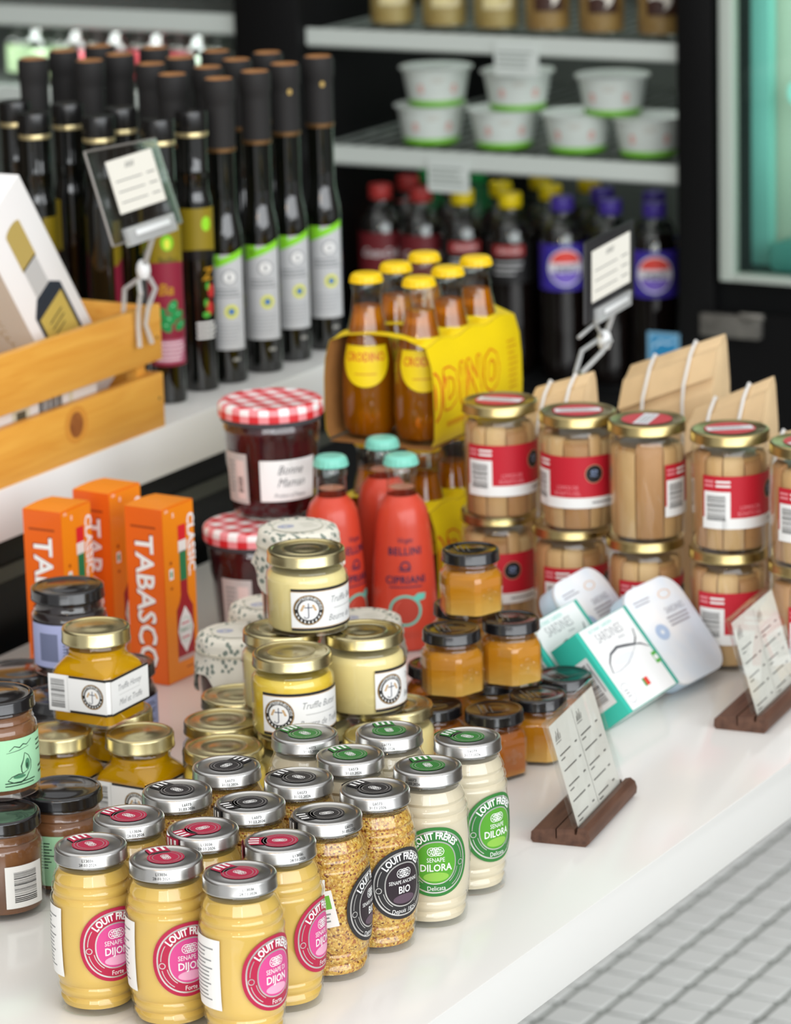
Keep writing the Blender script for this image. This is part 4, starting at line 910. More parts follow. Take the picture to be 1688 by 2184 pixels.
# ================================================================== SARDINE PACKS
TEAL = pm('teal_carton', '#35b8a4', .4); CRT = pm('white_gloss_carton', '#f2f4f4', .35)
TIL = R(51); NV = Vector((math.sin(TIL), 0, math.cos(TIL))); SV = Vector((-math.cos(TIL), 0, math.sin(TIL)))
def leanbox(x, y0, y1, s, th, name, label, z=0.0):
    """a flat box leaning back; x is its back-bottom edge"""
    t = thing(name, label, 'box', 'sardine packs', loc=(x, y0, CT+z))
    fn = lambda u, v, w: tuple(Vector((0, u, 0))+SV*v+NV*w)          # u along, v up the slope, w outward
    return t, fn
def sardine(x, y0, label):
    L, s, th = 90, 75, 28
    t, fn = leanbox(x, y0, y0+L*.001, s, th, 'sardine_box', label)
    b = MB(); P = [(0, 0), (L, 0), (L, s), (0, s)]; b.prism(P, 0, th, TEAL, fn); b.build('carton', t, bevel=.6)
    p = Pr(); p.rect(5, 0.5, L-6, s-.5, CRT, 0); G = ink('#9a9da0'); p.text('SARDINES', 43, 62, 12, G, 1, sx=.82, bold=-.005); p.text('BOTANIC GARDEN', 37, 70, 4.6, ink('#7fcfc2'), 1); p.text('PINHAIS', 56, 55, 3, G, 1)
    FI = ink('#54585e'); p.stroke([(13, 33), (17, 41), (26, 47), (40, 49.5), (54, 47), (66, 44.5), (73, 49), (77, 56)], 2.6, FI, 2); p.stroke([(64, 45), (74, 42.5), (83, 37)], 1.6, FI, 2); p.stroke([(13, 33), (24, 32), (42, 34), (56, 39.5), (68, 44.6)], .9, ink('#b5babf'), 2)
    p.ell(40, 39, 17, 4, ink('#e6eaee'), 1, r0=.02, n=24); p.ell(15, 14, 8, 9, G, 1, r0=.94, n=30); p.lines(11, 10, 19, 18, 3, G, 1, .3)
    p.rect(43, 11, 46, 18, ink('#3a9a4a'), 1); p.rect(46, 11, 52, 18, ink('#e0443c'), 1); p.rect(78, 22, 86, 32, ink('#58b04c'), 1); p.rect(79, 25, 85, 29, CRT, 2)
    p.build('front_print', lambda u, v, l: fn(u, v, th+.3+l*LV), t)
    p = Pr(); p.rect(8, 4, 50, th-4, ink('#dfe3e2'), 0); p.barcode(12, 6, 46, th-9, BLACKI); p.lines(12, th-8, 40, th-5, 1, GREYI, 1); p.build('side_print', lambda u, v, l: fn(-.3-l*LV, s-6-u-6, v), t)
    p = Pr(); p.rect(2, 2, L-2, th-2, ink('#e6efee'), 0); p.build('base_print', lambda u, v, l: fn(u, -.3-l*LV, v), t)
sardine(-1.214, 2.440, 'white and teal sardine box leaning in front, fish drawing fully shown')
sardine(-1.258, 2.440, 'white and teal sardine box leaning behind another one like it')
def packet(x, y0, label, L=84, rz=0):
    s, th = 88, 20
    t, fn = leanbox(x, y0, y0+L*.001, s, th, 'sardine_packet', label); t.rotation_euler = (0, 0, R(rz))
    pts = [(a+L/2, b+s/2) for a, b in rrect(L, s, 20, 8)]
    b = MB(); b.prism(pts, 0, th*.8, pm('pale_blue_wrapper', '#c3d6e6', .5), fn); b.build('tin', t, bevel=.8)
    b = MB(); b.prism([((a-L/2)*1.02+L/2, (c-s/2)*1.02+s/2) for a, c in pts], th*.8, th, pm('watercolour_wrapper', '#f3f2f2', .5, c2='#dde7f2', vscale=22), fn); b.build('wrapper', t, bevel=.8)
    p = Pr(); G = ink('#a7a6ad'); p.text('SARDINES', 58, 60, 8, G, 0, rot=0, sx=.8); p.lines(40, 46, 76, 56, 3, G, 0, .5, .2); p.ell(56, 74, 9, 4, ink('#e8c9b0'), 0, r0=.8, n=22); p.lines(10, 72, 38, 78, 2, G, 0, .35); p.ell(24, 46, 9, 7, ink('#b4c8e4'), 0, r0=.3, n=16)
    p.build('wrapper_print', lambda u, v, l: fn(u, v, th+.3+l*LV), t)
packet(-1.2085, 2.5320, 'watercolour paper-wrapped sardine tin leaning beside the teal boxes', 82, -5)
packet(-1.270, 2.5325, 'watercolour paper-wrapped sardine tin leaning behind another like it')
b = MB(); b.box(-42, 38, -34, 30, 0, 26, pm('beige_carton', '#cdbfb2', .6, var=.1, vscale=40)); o = b.build('fish_carton', None, (-1.366, 2.580, CT), (0, 0, R(6)), bevel=.6)
tag(o, 'beige flat carton lying in front of the tuna jars', 'box')
p = Pr(); p.rect(-36, -28, 32, 24, ink('#ddd3c8'), 0); p.lines(-30, -16, 24, 16, 5, ink('#a89a92'), 1, .35); p.build('carton_print', lambda u, v, l: (u, v, 26.2+l*LV), o)

# ================================================================== WOOD-BASED MENU STANDS
WAL = pm('walnut_wood', '#644535', .5, c2='#4c3226', vscale=60, stretch=(3, .3, 3)); CARD = pm('ivory_card', '#ece9de', .6)
def stand(x, y, rz, label):
    t = thing('menu_stand', label, 'sign', 'wooden menu stands', loc=(x, y, CT), rz=R(rz)); L = 116
    prof = [(-22, 3), (-20, .5), (19, .5), (22, 3.5), (22.5, 8), (21, 12.5), (17.5, 15), (13.5, 14), (12.6, 9), (11, 9), (10.6, 13), (-2.2, 12.4), (-2.3, 5), (-3.3, 5), (-3.4, 12.2), (-18, 11), (-21.5, 8.5)]
    b = MB(); b.prism(prof, 0, L, WAL, lambda a, c, e: (a, e, c-.5)); b.build('wooden_base', t, smooth=30)
    ln = R(16); ex = Vector((0, 1, 0)); ey = Vector((-math.sin(ln), 0, math.cos(ln))); n = ex.cross(ey); o = Vector((11.8, 2, 9.5))
    fn = lambda u, v, w: tuple(o+ex*u+ey*v+n*w)
    b = MB(); W_, H_ = L-4, 82
    for w in (-2.2, .8): b.prism([(0, 0), (W_, 0), (W_, H_), (0, H_)], w, w+1.3, ACRYL, fn)
    b.prism([(0, H_-.2), (W_, H_-.2), (W_, H_+1), (0, H_+1)], -2.2, 2.1, ACRYL, fn); b.build('acrylic_sleeve', t, bevel=.3)
    b = MB(); b.prism([(7, 2), (W_-4, 2), (W_-4, H_-4), (7, H_-4)], -.5, .1, CARD, fn); c = b.build('menu_card', t, smooth=0)
    p = Pr(); D = ink('#6a6862'); p.rect(56, 4, 56.4, H_-6, D, 0)
    for u0 in (11, 60):
        for k, (du, h) in enumerate(((0, 4), (2.4, 7), (4.8, 5), (7.2, 7.5), (9.6, 4))): p.poly([(u0+du, H_-17), (u0+du+1.2, H_-17), (u0+du+2.6, H_-17+h), (u0+du+1.6, H_-17+h)], D, 0)
        p.rect(u0-.5, H_-18.6, u0+11, H_-18, D, 0)
        for k in range(5):
            v = H_-28-k*11.5; p.rect(u0, v, u0+24+4*(k % 2), v+1.1, D, 0); p.rect(u0+34, v, u0+39, v+1.3, D, 0)
            if k in (0, 2, 4): p.rect(u0, v-3.4, u0+9, v-2.4, D, 0)
    p.build('menu_print', lambda u, v, l: fn(u, v, .25+l*LV), c)
q = on(1250, 1812, 0); stand(q.x-.021, q.y+.001, 9, 'walnut-footed acrylic menu stand beside the green-label mustard')
q = on(1632, 1568, 0); stand(q.x-.021, q.y+.001, 6, 'walnut-footed acrylic menu stand in front of the sardine packs')

# ================================================================== KRAFT BAGS
KB = pm('pale_kraft_paper', '#e2c498', .75, var=.1, vscale=35, bump=.15, bscale=60); STR = pm('white_string', '#dcdcda', .6)
def bag(px0, px1, yy, zl, zr, label, depth=46):
    a, b = ony(px0, 830, yy), ony(px1, 830, yy); w = (b.x-a.x)*1000; cx = (a.x+b.x)/2
    t = thing('kraft_bag', label, 'bag', 'tied kraft paper bags', loc=(cx, yy, CT), rz=R(4)); h = w/2; d = depth/2
    def sec(z0, z1, dd, sh=0): return [(-h, -dd+sh, z0), (0, -dd*1.06+sh, (z0+z1)/2), (h, -dd+sh, z1), (h, dd+sh, z1), (0, dd*1.04+sh, (z0+z1)/2), (-h, dd+sh, z0)]
    m = MB(); m.loft([sec(0, 0, d), sec(60, 60, d*1.05), sec(zl-45, zr-45, d), sec(zl-8, zr-8, d*.45, 6), sec(zl, zr, 2.5, 10)], KB); bo = m.build('paper_body', t, bevel=.8, smooth=25)
    m = MB(); m.loft([sec(zl-2, zr-2, 1.2, 12), sec(zl-10, zr-10, 2, -8), sec(zl-34, zr-32, 2.5, -d*.82-3)], KB); m.build('folded_flap', t, smooth=25)
    for u in (-.45, .42):
        X = u*h; z = zl+(zr-zl)*(u+1)/2
        m = MB(); m.tube([(X, -d*1.12, 30), (X, -d*1.12-3, z-46), (X+1, -d*.86-8, z-30), (X+1, -10, z-6), (X, 6, z+2.5), (X, 14, z-2), (X, d*1.1+2, z-45), (X, d*1.12, 30)], 1.5, STR, 6); m.build('string', t)
bag(1138, 1256, 2.775, 184, 202, 'kraft paper bag with the black price card clipped on it')
bag(1342, 1536, 2.865, 190, 224, 'tall kraft paper bag standing beside the clipped price card bag')
bag(1478, 1640, 2.795, 174, 207, 'kraft paper bag standing between two other kraft bags')
bag(1622, 1790, 2.735, 170, 190, 'low kraft paper bag at the row end behind the tuna jars')

# ================================================================== CLIP-ON PRICE CARDS
def quad(b, pts, th, mat):
    n = (pts[1]-pts[0]).cross(pts[3]-pts[0]).normalized()*th
    b.raw([tuple(q*1000) for q in pts]+[tuple((q+n)*1000) for q in pts], [[0, 1, 2, 3], [7, 6, 5, 4], [0, 4, 5, 1], [1, 5, 6, 2], [2, 6, 7, 3], [3, 7, 4, 0]], mat)
CLR = pm('clip_plastic', '#f1f4f4', .18, trans=.55, ior=1.2)
def clipsign(label, tl, tr, br, bl, frame, inset, jx, jaw, extra=None, black=False):
    org = (bl+br)/2; t = thing('price_card_clip', label, 'sign', 'clip-on price cards', loc=org)
    P = [bl-org, br-org, tr-org, tl-org]
    b = MB(); quad(b, P, .0016, frame); b.build('card_holder', t, bevel=.3)
    b = MB(); EM = pm('frosted_edge', '#8f8a84', .3) if not black else frame
    for i in range(4): b.tube([tuple(P[i]*1000), tuple(P[(i+1) % 4]*1000)], 1.1, EM, 6)
    b.build('holder_edge', t)
    ex, ey = (P[1]-P[0]), (P[3]-P[0]); n = ex.cross(ey).normalized()
    C_ = lambda u, v, w: P[0]+ex*u+ey*v+n*w
    u0, v0, u1, v1 = inset
    b = MB(); quad(b, [C_(u0, v0, .0019), C_(u1, v0, .0019), C_(u1, v1, .0019), C_(u0, v1, .0019)], .0004, CARD); c = b.build('price_card', t, smooth=0)
    p = Pr(); D = ink('#8f8f8b'); lu, lv = ex.length*1000, ey.length*1000
    for k in range(4): p.poly([((u0+(u1-u0)*(.36+.05*k))*lu, (v0+(v1-v0)*.80)*lv), ((u0+(u1-u0)*(.39+.05*k))*lu, (v0+(v1-v0)*.80)*lv), ((u0+(u1-u0)*(.42+.05*k))*lu, (v0+(v1-v0)*.90)*lv), ((u0+(u1-u0)*(.40+.05*k))*lu, (v0+(v1-v0)*.90)*lv)], D, 0)
    for k in range(3):
        v = (v0+(v1-v0)*(.58-.2*k))*lv; p.rect((u0+.06)*lu, v, (u0+(u1-u0)*.66)*lu, v+1, D, 0); p.rect((u0+(u1-u0)*.76)*lu, v, (u0+(u1-u0)*.94)*lu, v+1.2, D, 0)
    p.build('price_print', lambda u, v, l: tuple(C_(u/lu, v/lv, .0025+l*.0001)*1000), c)
    b = MB(); quad(b, [C_(.16, -.06, .001), C_(.84, -.06, .001), C_(.84, .13, .001), C_(.16, .13, .001)], .006, CLR); quad(b, [C_(.25, .02, .0072), C_(.75, .02, .0072), C_(.75, .09, .0072), C_(.25, .09, .0072)], .001, pm('frosted_white_plastic', '#e9ecec', .4)); b.build('gripper', t, bevel=.5)
    j = jx-org; m0 = C_(.5, -.05, .004)
    b = MB(); b.tube([tuple(m0*1000), tuple(((m0+j)/2)*1000), tuple(j*1000)], 2.6, CLR); b.build('stem', t)
    b = MB(); b.lathe([(0, -9), (4, -8), (6, -4), (6.4, 0), (5.6, 5), (3.4, 8.5), (0, 9.5)], MATS['frosted_white_plastic'], 20); b.build('ball_joint', t, loc=j)
    b = MB()
    for path, r in jaw: b.tube([tuple((q-org)*1000) for q in path], r, CLR, 8)
    b.build('clamp', t)
    return t
# crate is at x -1.788 .. -2.02
TLc, TRc, BRc, BLc = onx(180, 325, -1.792), onx(331, 296, -1.792), onx(387, 474, -1.768), onx(241, 525, -1.768)
J = onx(306, 575, -1.780); zt = CT+.247; yc = J.y
jaw = [([J+Vector((0, -.008, -.008)), Vector((-1.776, yc-.012, zt+.02)), Vector((-1.782, yc-.008, zt+.003)), Vector((-1.7845, yc-.006, zt-.012)), Vector((-1.781, yc-.010, zt-.030))], 2.4),
       ([J+Vector((0, .008, -.008)), Vector((-1.776, yc+.012, zt+.02)), Vector((-1.782, yc+.008, zt+.003)), Vector((-1.7845, yc+.006, zt-.012)), Vector((-1.781, yc+.010, zt-.030))], 2.4),
       ([J+Vector((-.004, 0, -.008)), Vector((-1.801, yc, zt+.02)), Vector((-1.8035, yc, zt-.004)), Vector((-1.805, yc, zt-.02))], 2.4)]
clipsign('clear acrylic price card holder clipped to the wooden crate', TLc, TRc, BRc, BLc, glassmat('smoky_acrylic', '#d9dada', 1.5, .08, 1.6), (.20, .28, .86, .84), J, jaw)
X0 = -1.408
J = onx(1290, 725, X0-.002); K = onx(1235, 795, X0-.004)
d1, d2 = Vector((.006, 0, 0)), Vector((-.006, 0, 0))
jaw = [([J+d1, (J+K)/2+d1*1.6+Vector((0, 0, .004)), K+d1*.5], 2.2), ([J+d2, (J+K)/2+d2*1.6+Vector((0, 0, .004)), K+d2*.5], 2.2), ([J, onx(1270, 690, X0), onx(1235, 720, X0)], 1.8)]
clipsign('black-framed white price card clipped to a kraft bag', onx(1247, 520, X0-.012), onx(1350, 470, X0-.012), onx(1350, 632, X0), onx(1247, 692, X0), pm('black_card_holder', '#2a2a2c', .4), (.11, .22, .90, .86), J, jaw, black=True)

# ================================================================== WOODEN CRATE AND GIFT BOXES
def pine():
    m, nt, p = nmat('varnished_pine'); N = nt.nodes.new; L = nt.links.new
    tc = N('ShaderNodeTexCoord'); mp = N('ShaderNodeMapping'); mp.inputs['Scale'].default_value = (6, 1, 14); L(tc.outputs['Object'], mp.inputs[0])
    n = N('ShaderNodeTexNoise'); n.inputs['Scale'].default_value = 9; n.inputs['Detail'].default_value = 4; n.inputs['Distortion'].default_value = 1.2; L(mp.outputs[0], n.inputs['Vector'])
    r = N('ShaderNodeValToRGB'); e = r.color_ramp.elements; e[0].position = .3; e[0].color = lin('#e09c3c'); e[1].position = .7; e[1].color = lin('#ecb04c'); L(n.outputs['Fac'], r.inputs[0])
    L(r.outputs[0], p.inputs['Base Color']); p.inputs['Roughness'].default_value = .42; return m
PINE = pine(); KNOT = pm('pine_knot', '#8a4f26', .5, c2='#a5662f', vscale=120)
cr = thing('wooden_crate', 'slatted varnished pine crate holding white gift boxes', 'crate', loc=(-1.788, 2.706, CT+RZ))
def slat(x0, x1, y0, y1, z0, z1, name='slat'):
    b = MB(); b.box(x0, x1, y0, y1, z0, z1, PINE); return b.build(name, cr, bevel=.8)
s1 = slat(-10, 0, -440, 0, 0, 50); slat(-10, 0, -440, 0, 62, 113)
slat(-240, -230, -440, 0, 0, 50); slat(-240, -230, -440, 0, 62, 113)
slat(-230, -10, -11, -1, 2, 50, 'end_board'); slat(-230, -10, -11, -1, 62, 111, 'end_board'); slat(-230, -10, -439, -429, 2, 50, 'end_board'); slat(-230, -10, -439, -429, 62, 111, 'end_board')
for x in (-24, -228):
    for y in (-25, -429): slat(x, x+13, y, y+13, 8, 108, 'corner_post')
for k in range(5): slat(-228+k*44, -228+k*44+36, -428, -12, 2, 7, 'floor_slat')
kn = onx(163, 906, -1.788)-Vector((-1.788, 2.706, CT+RZ))
p = Pr(); p.ell(0, 0, 10.5, 11.5, KNOT, 1, r0=.01, n=24); p.ell(0, 0, 18, 17, pm('knot_ring', '#d8943a', .5), 0, r0=.01, n=28); p.build('knot', flat((0, kn.y*1000, kn.z*1000), (0, 1, 0), (0, 0, 1), .15), s1)
b = MB()
for y in (-8, -10):
    for z in (28, 80): b.lathe([(0, .4), (1.6, .4), (1.8, 0)], BLK, 8, cx=0, cy=0) if False else None
for z in (26, 82): b.box(-.1, .25, -9, -6.5, z, z+2.5, pm('nail_steel', '#5b4a38', .5))
b.build('nail', cr)
# gift boxes inside the crate
GBW = pm('white_gift_carton', '#eeecea', .45); GBS = pm('beige_gift_carton', '#d9d0c4', .5); GOLDI = pm('gold_print', '#b89a58', .4, .3)
def giftbox(label):
    A, B = onx(198, 690, -1.826), onx(40, 372, -1.826); lean = math.atan2(A.y-B.y, B.z-A.z); bw, bd = 74, 52
    dz = bw*.001*math.sin(lean); z0 = CZR+.008+dz; d = (B-A).normalized(); org = A+d*((z0-A.z)/d.z); length = (B-org).length*1000
    t = thing('gift_box', label, 'box', loc=org); t.rotation_euler = (lean, 0, 0)
    b = MB(); b.box(-bd, 0, -bw, 0, 0, length, GBW); b.build('carton', t, bevel=.6)
    p = Pr(); p.rect(-bd+.2, 1, -.2, length-1, GBS, 0)
    for k in range(7): p.ell(-bd/2-8+k*3, length*.55-k*7, 7-k*.4, 4.5, GOLDI, 1, r0=.8, n=18, a0=k*30, a1=k*30+200)
    p.build('side_print', flat((0, -bw, 0), (1, 0, 0), (0, 0, 1)), t)
    p = Pr(); cu = -bw*.50; NB = ink('#26303c'); o = length-243; D = ink('#4c4630'); GB = ink('#bda65e')
    p.rect(cu-24, o+20, cu+24, o+128, NB, 0); p.poly([(cu-24, o+128), (cu+24, o+128), (cu+12, o+140), (cu-12, o+140)], NB, 0); p.rect(cu-11, o+140, cu+11, o+174, ink('#c4c4c2'), 0); p.rect(cu-12, o+172, cu+12, o+212, GB, 0); p.ell(cu, o+212, 12, 5, GB, 0, r0=.01, n=18, a0=0, a1=180)
    p.rect(cu-20, o+26, cu+20, o+122, ink('#c6ae58'), 1); p.lines(cu-11, o+92, cu+11, o+112, 3, D, 3, .25); p.ell(cu, o+68, 8, 9, D, 3, r0=.72, n=22); p.ell(cu, o+68, 4, 5, D, 3, r0=.5, n=16); p.lines(cu-12, o+40, cu+12, o+52, 2, D, 3, .2)
    p.build('front_print', flat((0, 0, 0), (0, 1, 0), (0, 0, 1)), t)
CZR = CT+RZ
giftbox('white gift box with a pictured dark bottle leaning in the crate')
b = MB(); b.box(-100, 0, -52, 0, 0, 215, pm('cream_gift_carton', '#e9e4cf', .5)); o = b.build('cream_box', None, (-1.885, 2.545, CZR+.0085+.052*math.sin(R(34))), (R(34), 0, 0), bevel=.6); tag(o, 'cream carton lying behind the pictured gift box in the crate', 'box')
p = Pr(); p.rect(-96, 10, -6, 200, ink('#e4dcc0'), 0); p.ell(-50, 120, 22, 30, ink('#c9a96a'), 1, r0=.85, n=26); p.lines(-80, 40, -20, 70, 3, ink('#c9a96a'), 1, .2); p.build('carton_print', flat((0, -52, 0), (1, 0, 0), (0, 0, 1)), o)
b = MB(); b.prism(rrect(40, 40, 5), 0, 250, GBW, lambda a, c, e: (a, e, c)); o = b.build('lying_box', None, (-1.822+.0, 2.43-.06, CZR+.046), (0, 0, 0), bevel=.4); tag(o, 'white lying box with barcode seen through the crate slats', 'box')
p = Pr(); p.barcode(160, -6, 196, 14, BLACKI); p.rect(120, -8, 146, 14, ink('#d8d4bd'), 0); p.rect(126, -5, 140, 9, ink('#5b5747'), 1); p.rect(206, -8, 212, 14, ink('#d8d4bd'), 0); p.build('box_print', flat((20, 0, 0), (0, 1, 0), (0, 0, 1)), o)

# ================================================================== OIL BOTTLES
OGL = pm('black_green_bottle_glass', '#090b08', .05, spec=.7, coat=.5); CAPM = pm('matt_black_capsule', '#2a2929', .6, spec=.25); CORK = pm('cork', '#b07a45', .8, c2='#8c5c30', vscale=120); BRZ = pm('bronze_ring', '#7a5a36', .35, .6)
GRL = pm('grey_oil_label', '#c3c5c7', .5); LIME = ink('#86d62c'); DGY = ink('#8b8e92')
def oilbottle():
    t = thing('oil_bottle'); t['category'] = 'bottle'
    b = MB(); b.lathe([(0, 1), (15.5, 0), (17.3, 1), (17.9, 4), (17.9, 129), (17.7, 136), (16.9, 144), (15.4, 152), (13.9, 159), (13.1, 167), (12.9, 178), (13.0, 222)], OGL, 48); b.build('glass', t)
    c = MB(); c.lathe([(13.9, 224), (14.0, 262), (14.1, 268), (15.3, 271), (15.4, 286), (14.8, 289), (13.2, 289.6)], CAPM, 36); c.lathe([(13.5, 221), (14.2, 221.5), (14.2, 225), (13.5, 225.5)], BRZ, 32); c.build('capsule', t)
    k = MB(); k.lathe([(13.3, 289.0), (12.6, 290), (0, 290)], CORK, 28); k.build('cork', t)
    p = Pr(); p.rect(-18, -46, 18, 46, GRL, 0, 10); p.add([(-18+36*i/8, 30+14*i/8+v) for v in (0, 7) for i in range(9)], [[i, i+1, i+10, i+9] for i in range(8)], LIME, 1); p.rect(-18, 38, -6, 46, LIME, 1, 4)
    p.ell(3, 24, 7.4, 7.4, DGY, 2, r0=.86, n=26); p.ell(3, 24, 5.4, 5.4, WHITEI, 2, r0=.01, n=22); p.rect(1.6, 21, 4.4, 27, DGY, 3); p.lines(-13, 4, 14, 14, 3, DGY, 1, .45, .3, 4)
    p.ell(4, -9, 6.6, 6.6, ink('#dfe04a'), 1, r0=.55, n=24); p.ell(4, -9, 3.4, 3.4, ink('#4f7fb5'), 1, r0=.01, n=18); p.lines(-14, -40, 14, -20, 6, ink('#a9acaf'), 1, .35, .2, 4)
    p.build('label', cyl(17.9, 79, 0, .25), t)
    p = Pr(); p.rect(4, 22, 11, 25, ink('#9a9a94'), 0); p.build('volume_print', cyl(17.9, 0, 0, .25), t)
    return t
OB = oilbottle()
OBP = [(455, 170, 0, 'outer row, beside the screw-cap bottles'), (543, 152, 2, 'outer row, second from the screw-cap bottles'), (606, 136, 12, 'outer row, third from the screw-cap bottles'), (678, 120, 8, 'outer row, at the shelf end'),
 (356, 161, 0, 'second row, beside the screw-cap bottles'), (443, 143, 0, 'second row, second from the screw-cap bottles'), (504, 127, 0, 'second row, third from the screw-cap bottles'), (570, 112, 0, 'second row, at the shelf end'),
 (322, 136, 0, 'third row, beside the screw-cap bottles'), (383, 123, 0, 'third row, second from the screw-cap bottles'), (461, 109, 0, 'third row, at the shelf end'),
 (191, 129, 0, 'fourth row, beside the screw-cap bottles'), (254, 116, 0, 'fourth row, second from the screw-cap bottles'), (329, 102, 0, 'fourth row, at the shelf end'),
 (70, 125, 0, 'innermost row, beside the screw-cap bottles'), (135, 108, 0, 'innermost row, second from the screw-cap bottles'), (212, 98, 0, 'innermost row, at the shelf end')]
pts = relax([on(b_[0], b_[1], RZ+.2895) for b_ in OBP], .0182); pts[0].y += .009; pts[4].y += .009
for b_, q in zip(OBP, pts):
    o = place(OB, at(q, RZ), rzl(q, b_[2]), 'slim corked oil bottle, grey label, '+b_[3], 'bottle', 'corked oil bottles')
    if b_[0] in (606, 678): p = Pr(); p.ell(0, 264, 2.3, 2.9, GOLDI, 0, r0=.01, n=12); p.build('capsule_mark', cyl(14.1, 0, 6, .5), o)
SCW = pm('black_screw_cap', '#161616', .25, coat=.2)
def screwbottle(kind):
    t = thing('flavoured_oil_bottle'); t['category'] = 'bottle'
    b = MB(); b.lathe([(0, 1), (14, 0), (16, 1), (16.5, 4), (16.5, 180), (16, 184), (14.6, 187.5), (14.2, 190), (14.2, 206), (14.8, 208), (14.2, 210), (14.2, 243)], OGL, 40); b.build('glass', t)
    c = MB(); c.lathe([(15.2, 246), (15.4, 247), (15.4, 263), (14.8, 265), (0, 265)], SCW, 36); c.lathe([(14.6, 241), (15.3, 241.5), (15.3, 245), (14.8, 246)], pm('pale_gold_ring', '#c9b98a', .3, .7), 36); c.build('screw_cap', t)
    p = Pr(); OLV = ink('#8f7c16')
    if kind == 'basil':
        WR = ink('#8c1f38'); p.rect(-34, 126, 34, 168, OLV, 0, 18); p.rect(-34, 36, 34, 126, WR, 0, 18); p.ell(0, 126, 30, 8, WR, 1, r0=.02, n=20, rings=2, a0=0, a1=180)
        p.ell(1, 152, 6, 7.5, ink('#7ccf1c'), 1, r0=.02, n=18); p.ell(1, 151, 3, 5, ink('#e2e44a'), 2, r0=.02, n=14); p.text('Basilico', 2, 136, 8, ink('#4f4a10'), 1, sx=.8, bold=.02); p.text('Ba', -2, 108, 15, ink('#b8860b'), 1, shear=.2, bold=.02)
        G = ink('#17904a')
        for cu, cv, a in ((-9, 86, 30), (0, 80, -20), (9, 84, 10), (4, 92, 60), (-3, 74, -50), (12, 74, 30)):
            p.add([(cu+(7*math.cos(q)*math.cos(R(a))-4.6*math.sin(q)*math.sin(R(a))), cv+(7*math.cos(q)*math.sin(R(a))+4.6*math.sin(q)*math.cos(R(a)))) for q in (2*PI*k/12 for k in range(12))], [list(range(12))], G, 2); p.ell(cu, cv+1, 1.4, 1.0, ink('#8ad8a4'), 3, n=8, r0=.01)
        p.rect(-15, 39, 17, 61, ink('#b86a84'), 1, 8); p.lines(-13, 40, 16, 60, 5, ink('#ecd4dc'), 2, .45, .2, 6)
    else:
        p.rect(-34, 126, 34, 175, OLV, 0, 18); p.ell(0, 126, 30, 10, SCW, 1, r0=.02, n=20, rings=2, a0=0, a1=180); p.ell(9, 160, 5, 7, ink('#9ade2a'), 1, r0=.02, n=16); p.text('Z', 8, 112, 16, ink('#b8860b'), 1, shear=.2, bold=.02)
        RD, G = ink('#c22f2c'), ink('#4fae3a')
        for cu, cv in ((12, 96), (10, 80)): p.ell(cu, cv, 4, 7, RD, 1, r0=.02, n=16); p.ell(cu-4, cv+5, 2, 4, G, 1, r0=.02, n=12)
        p.ell(6, 74, 4, 3, G, 2, r0=.02, n=12); p.lines(-4, 50, 18, 68, 4, WHITEI, 1, .5, .25, 6)
    p.build('label', cyl(16.5, 0, base=.25), t)
    return t
SA, SB = screwbottle('basil'), screwbottle('pepper')
SBP = [(342, 253, SA, 'wine-red basil label, beside the crate', 8), (412, 235, SB, 'black pepper label, beside the corked bottles', 5), (214, 247, SA, 'turned away, second row, beside the crate', 150), (261, 229, SB, 'turned away, second row, beside the corked bottles', 170), (77, 240, SA, 'turned away, third row, beside the crate', 130), (149, 220, SB, 'turned away, third row, beside the corked bottles', 200), (36, 215, SB, 'turned away, innermost row', 180)]
pts = [q-Vector((0, .004, 0)) for q in relax([on(b_[0], b_[1], RZ+.2645) for b_ in SBP], .0172)]
for b_, q in zip(SBP, pts): place(b_[2], at(q, RZ), rzl(q, b_[4]), 'screw-cap flavoured oil bottle, '+b_[3], 'bottle', 'screw-cap oil bottles')

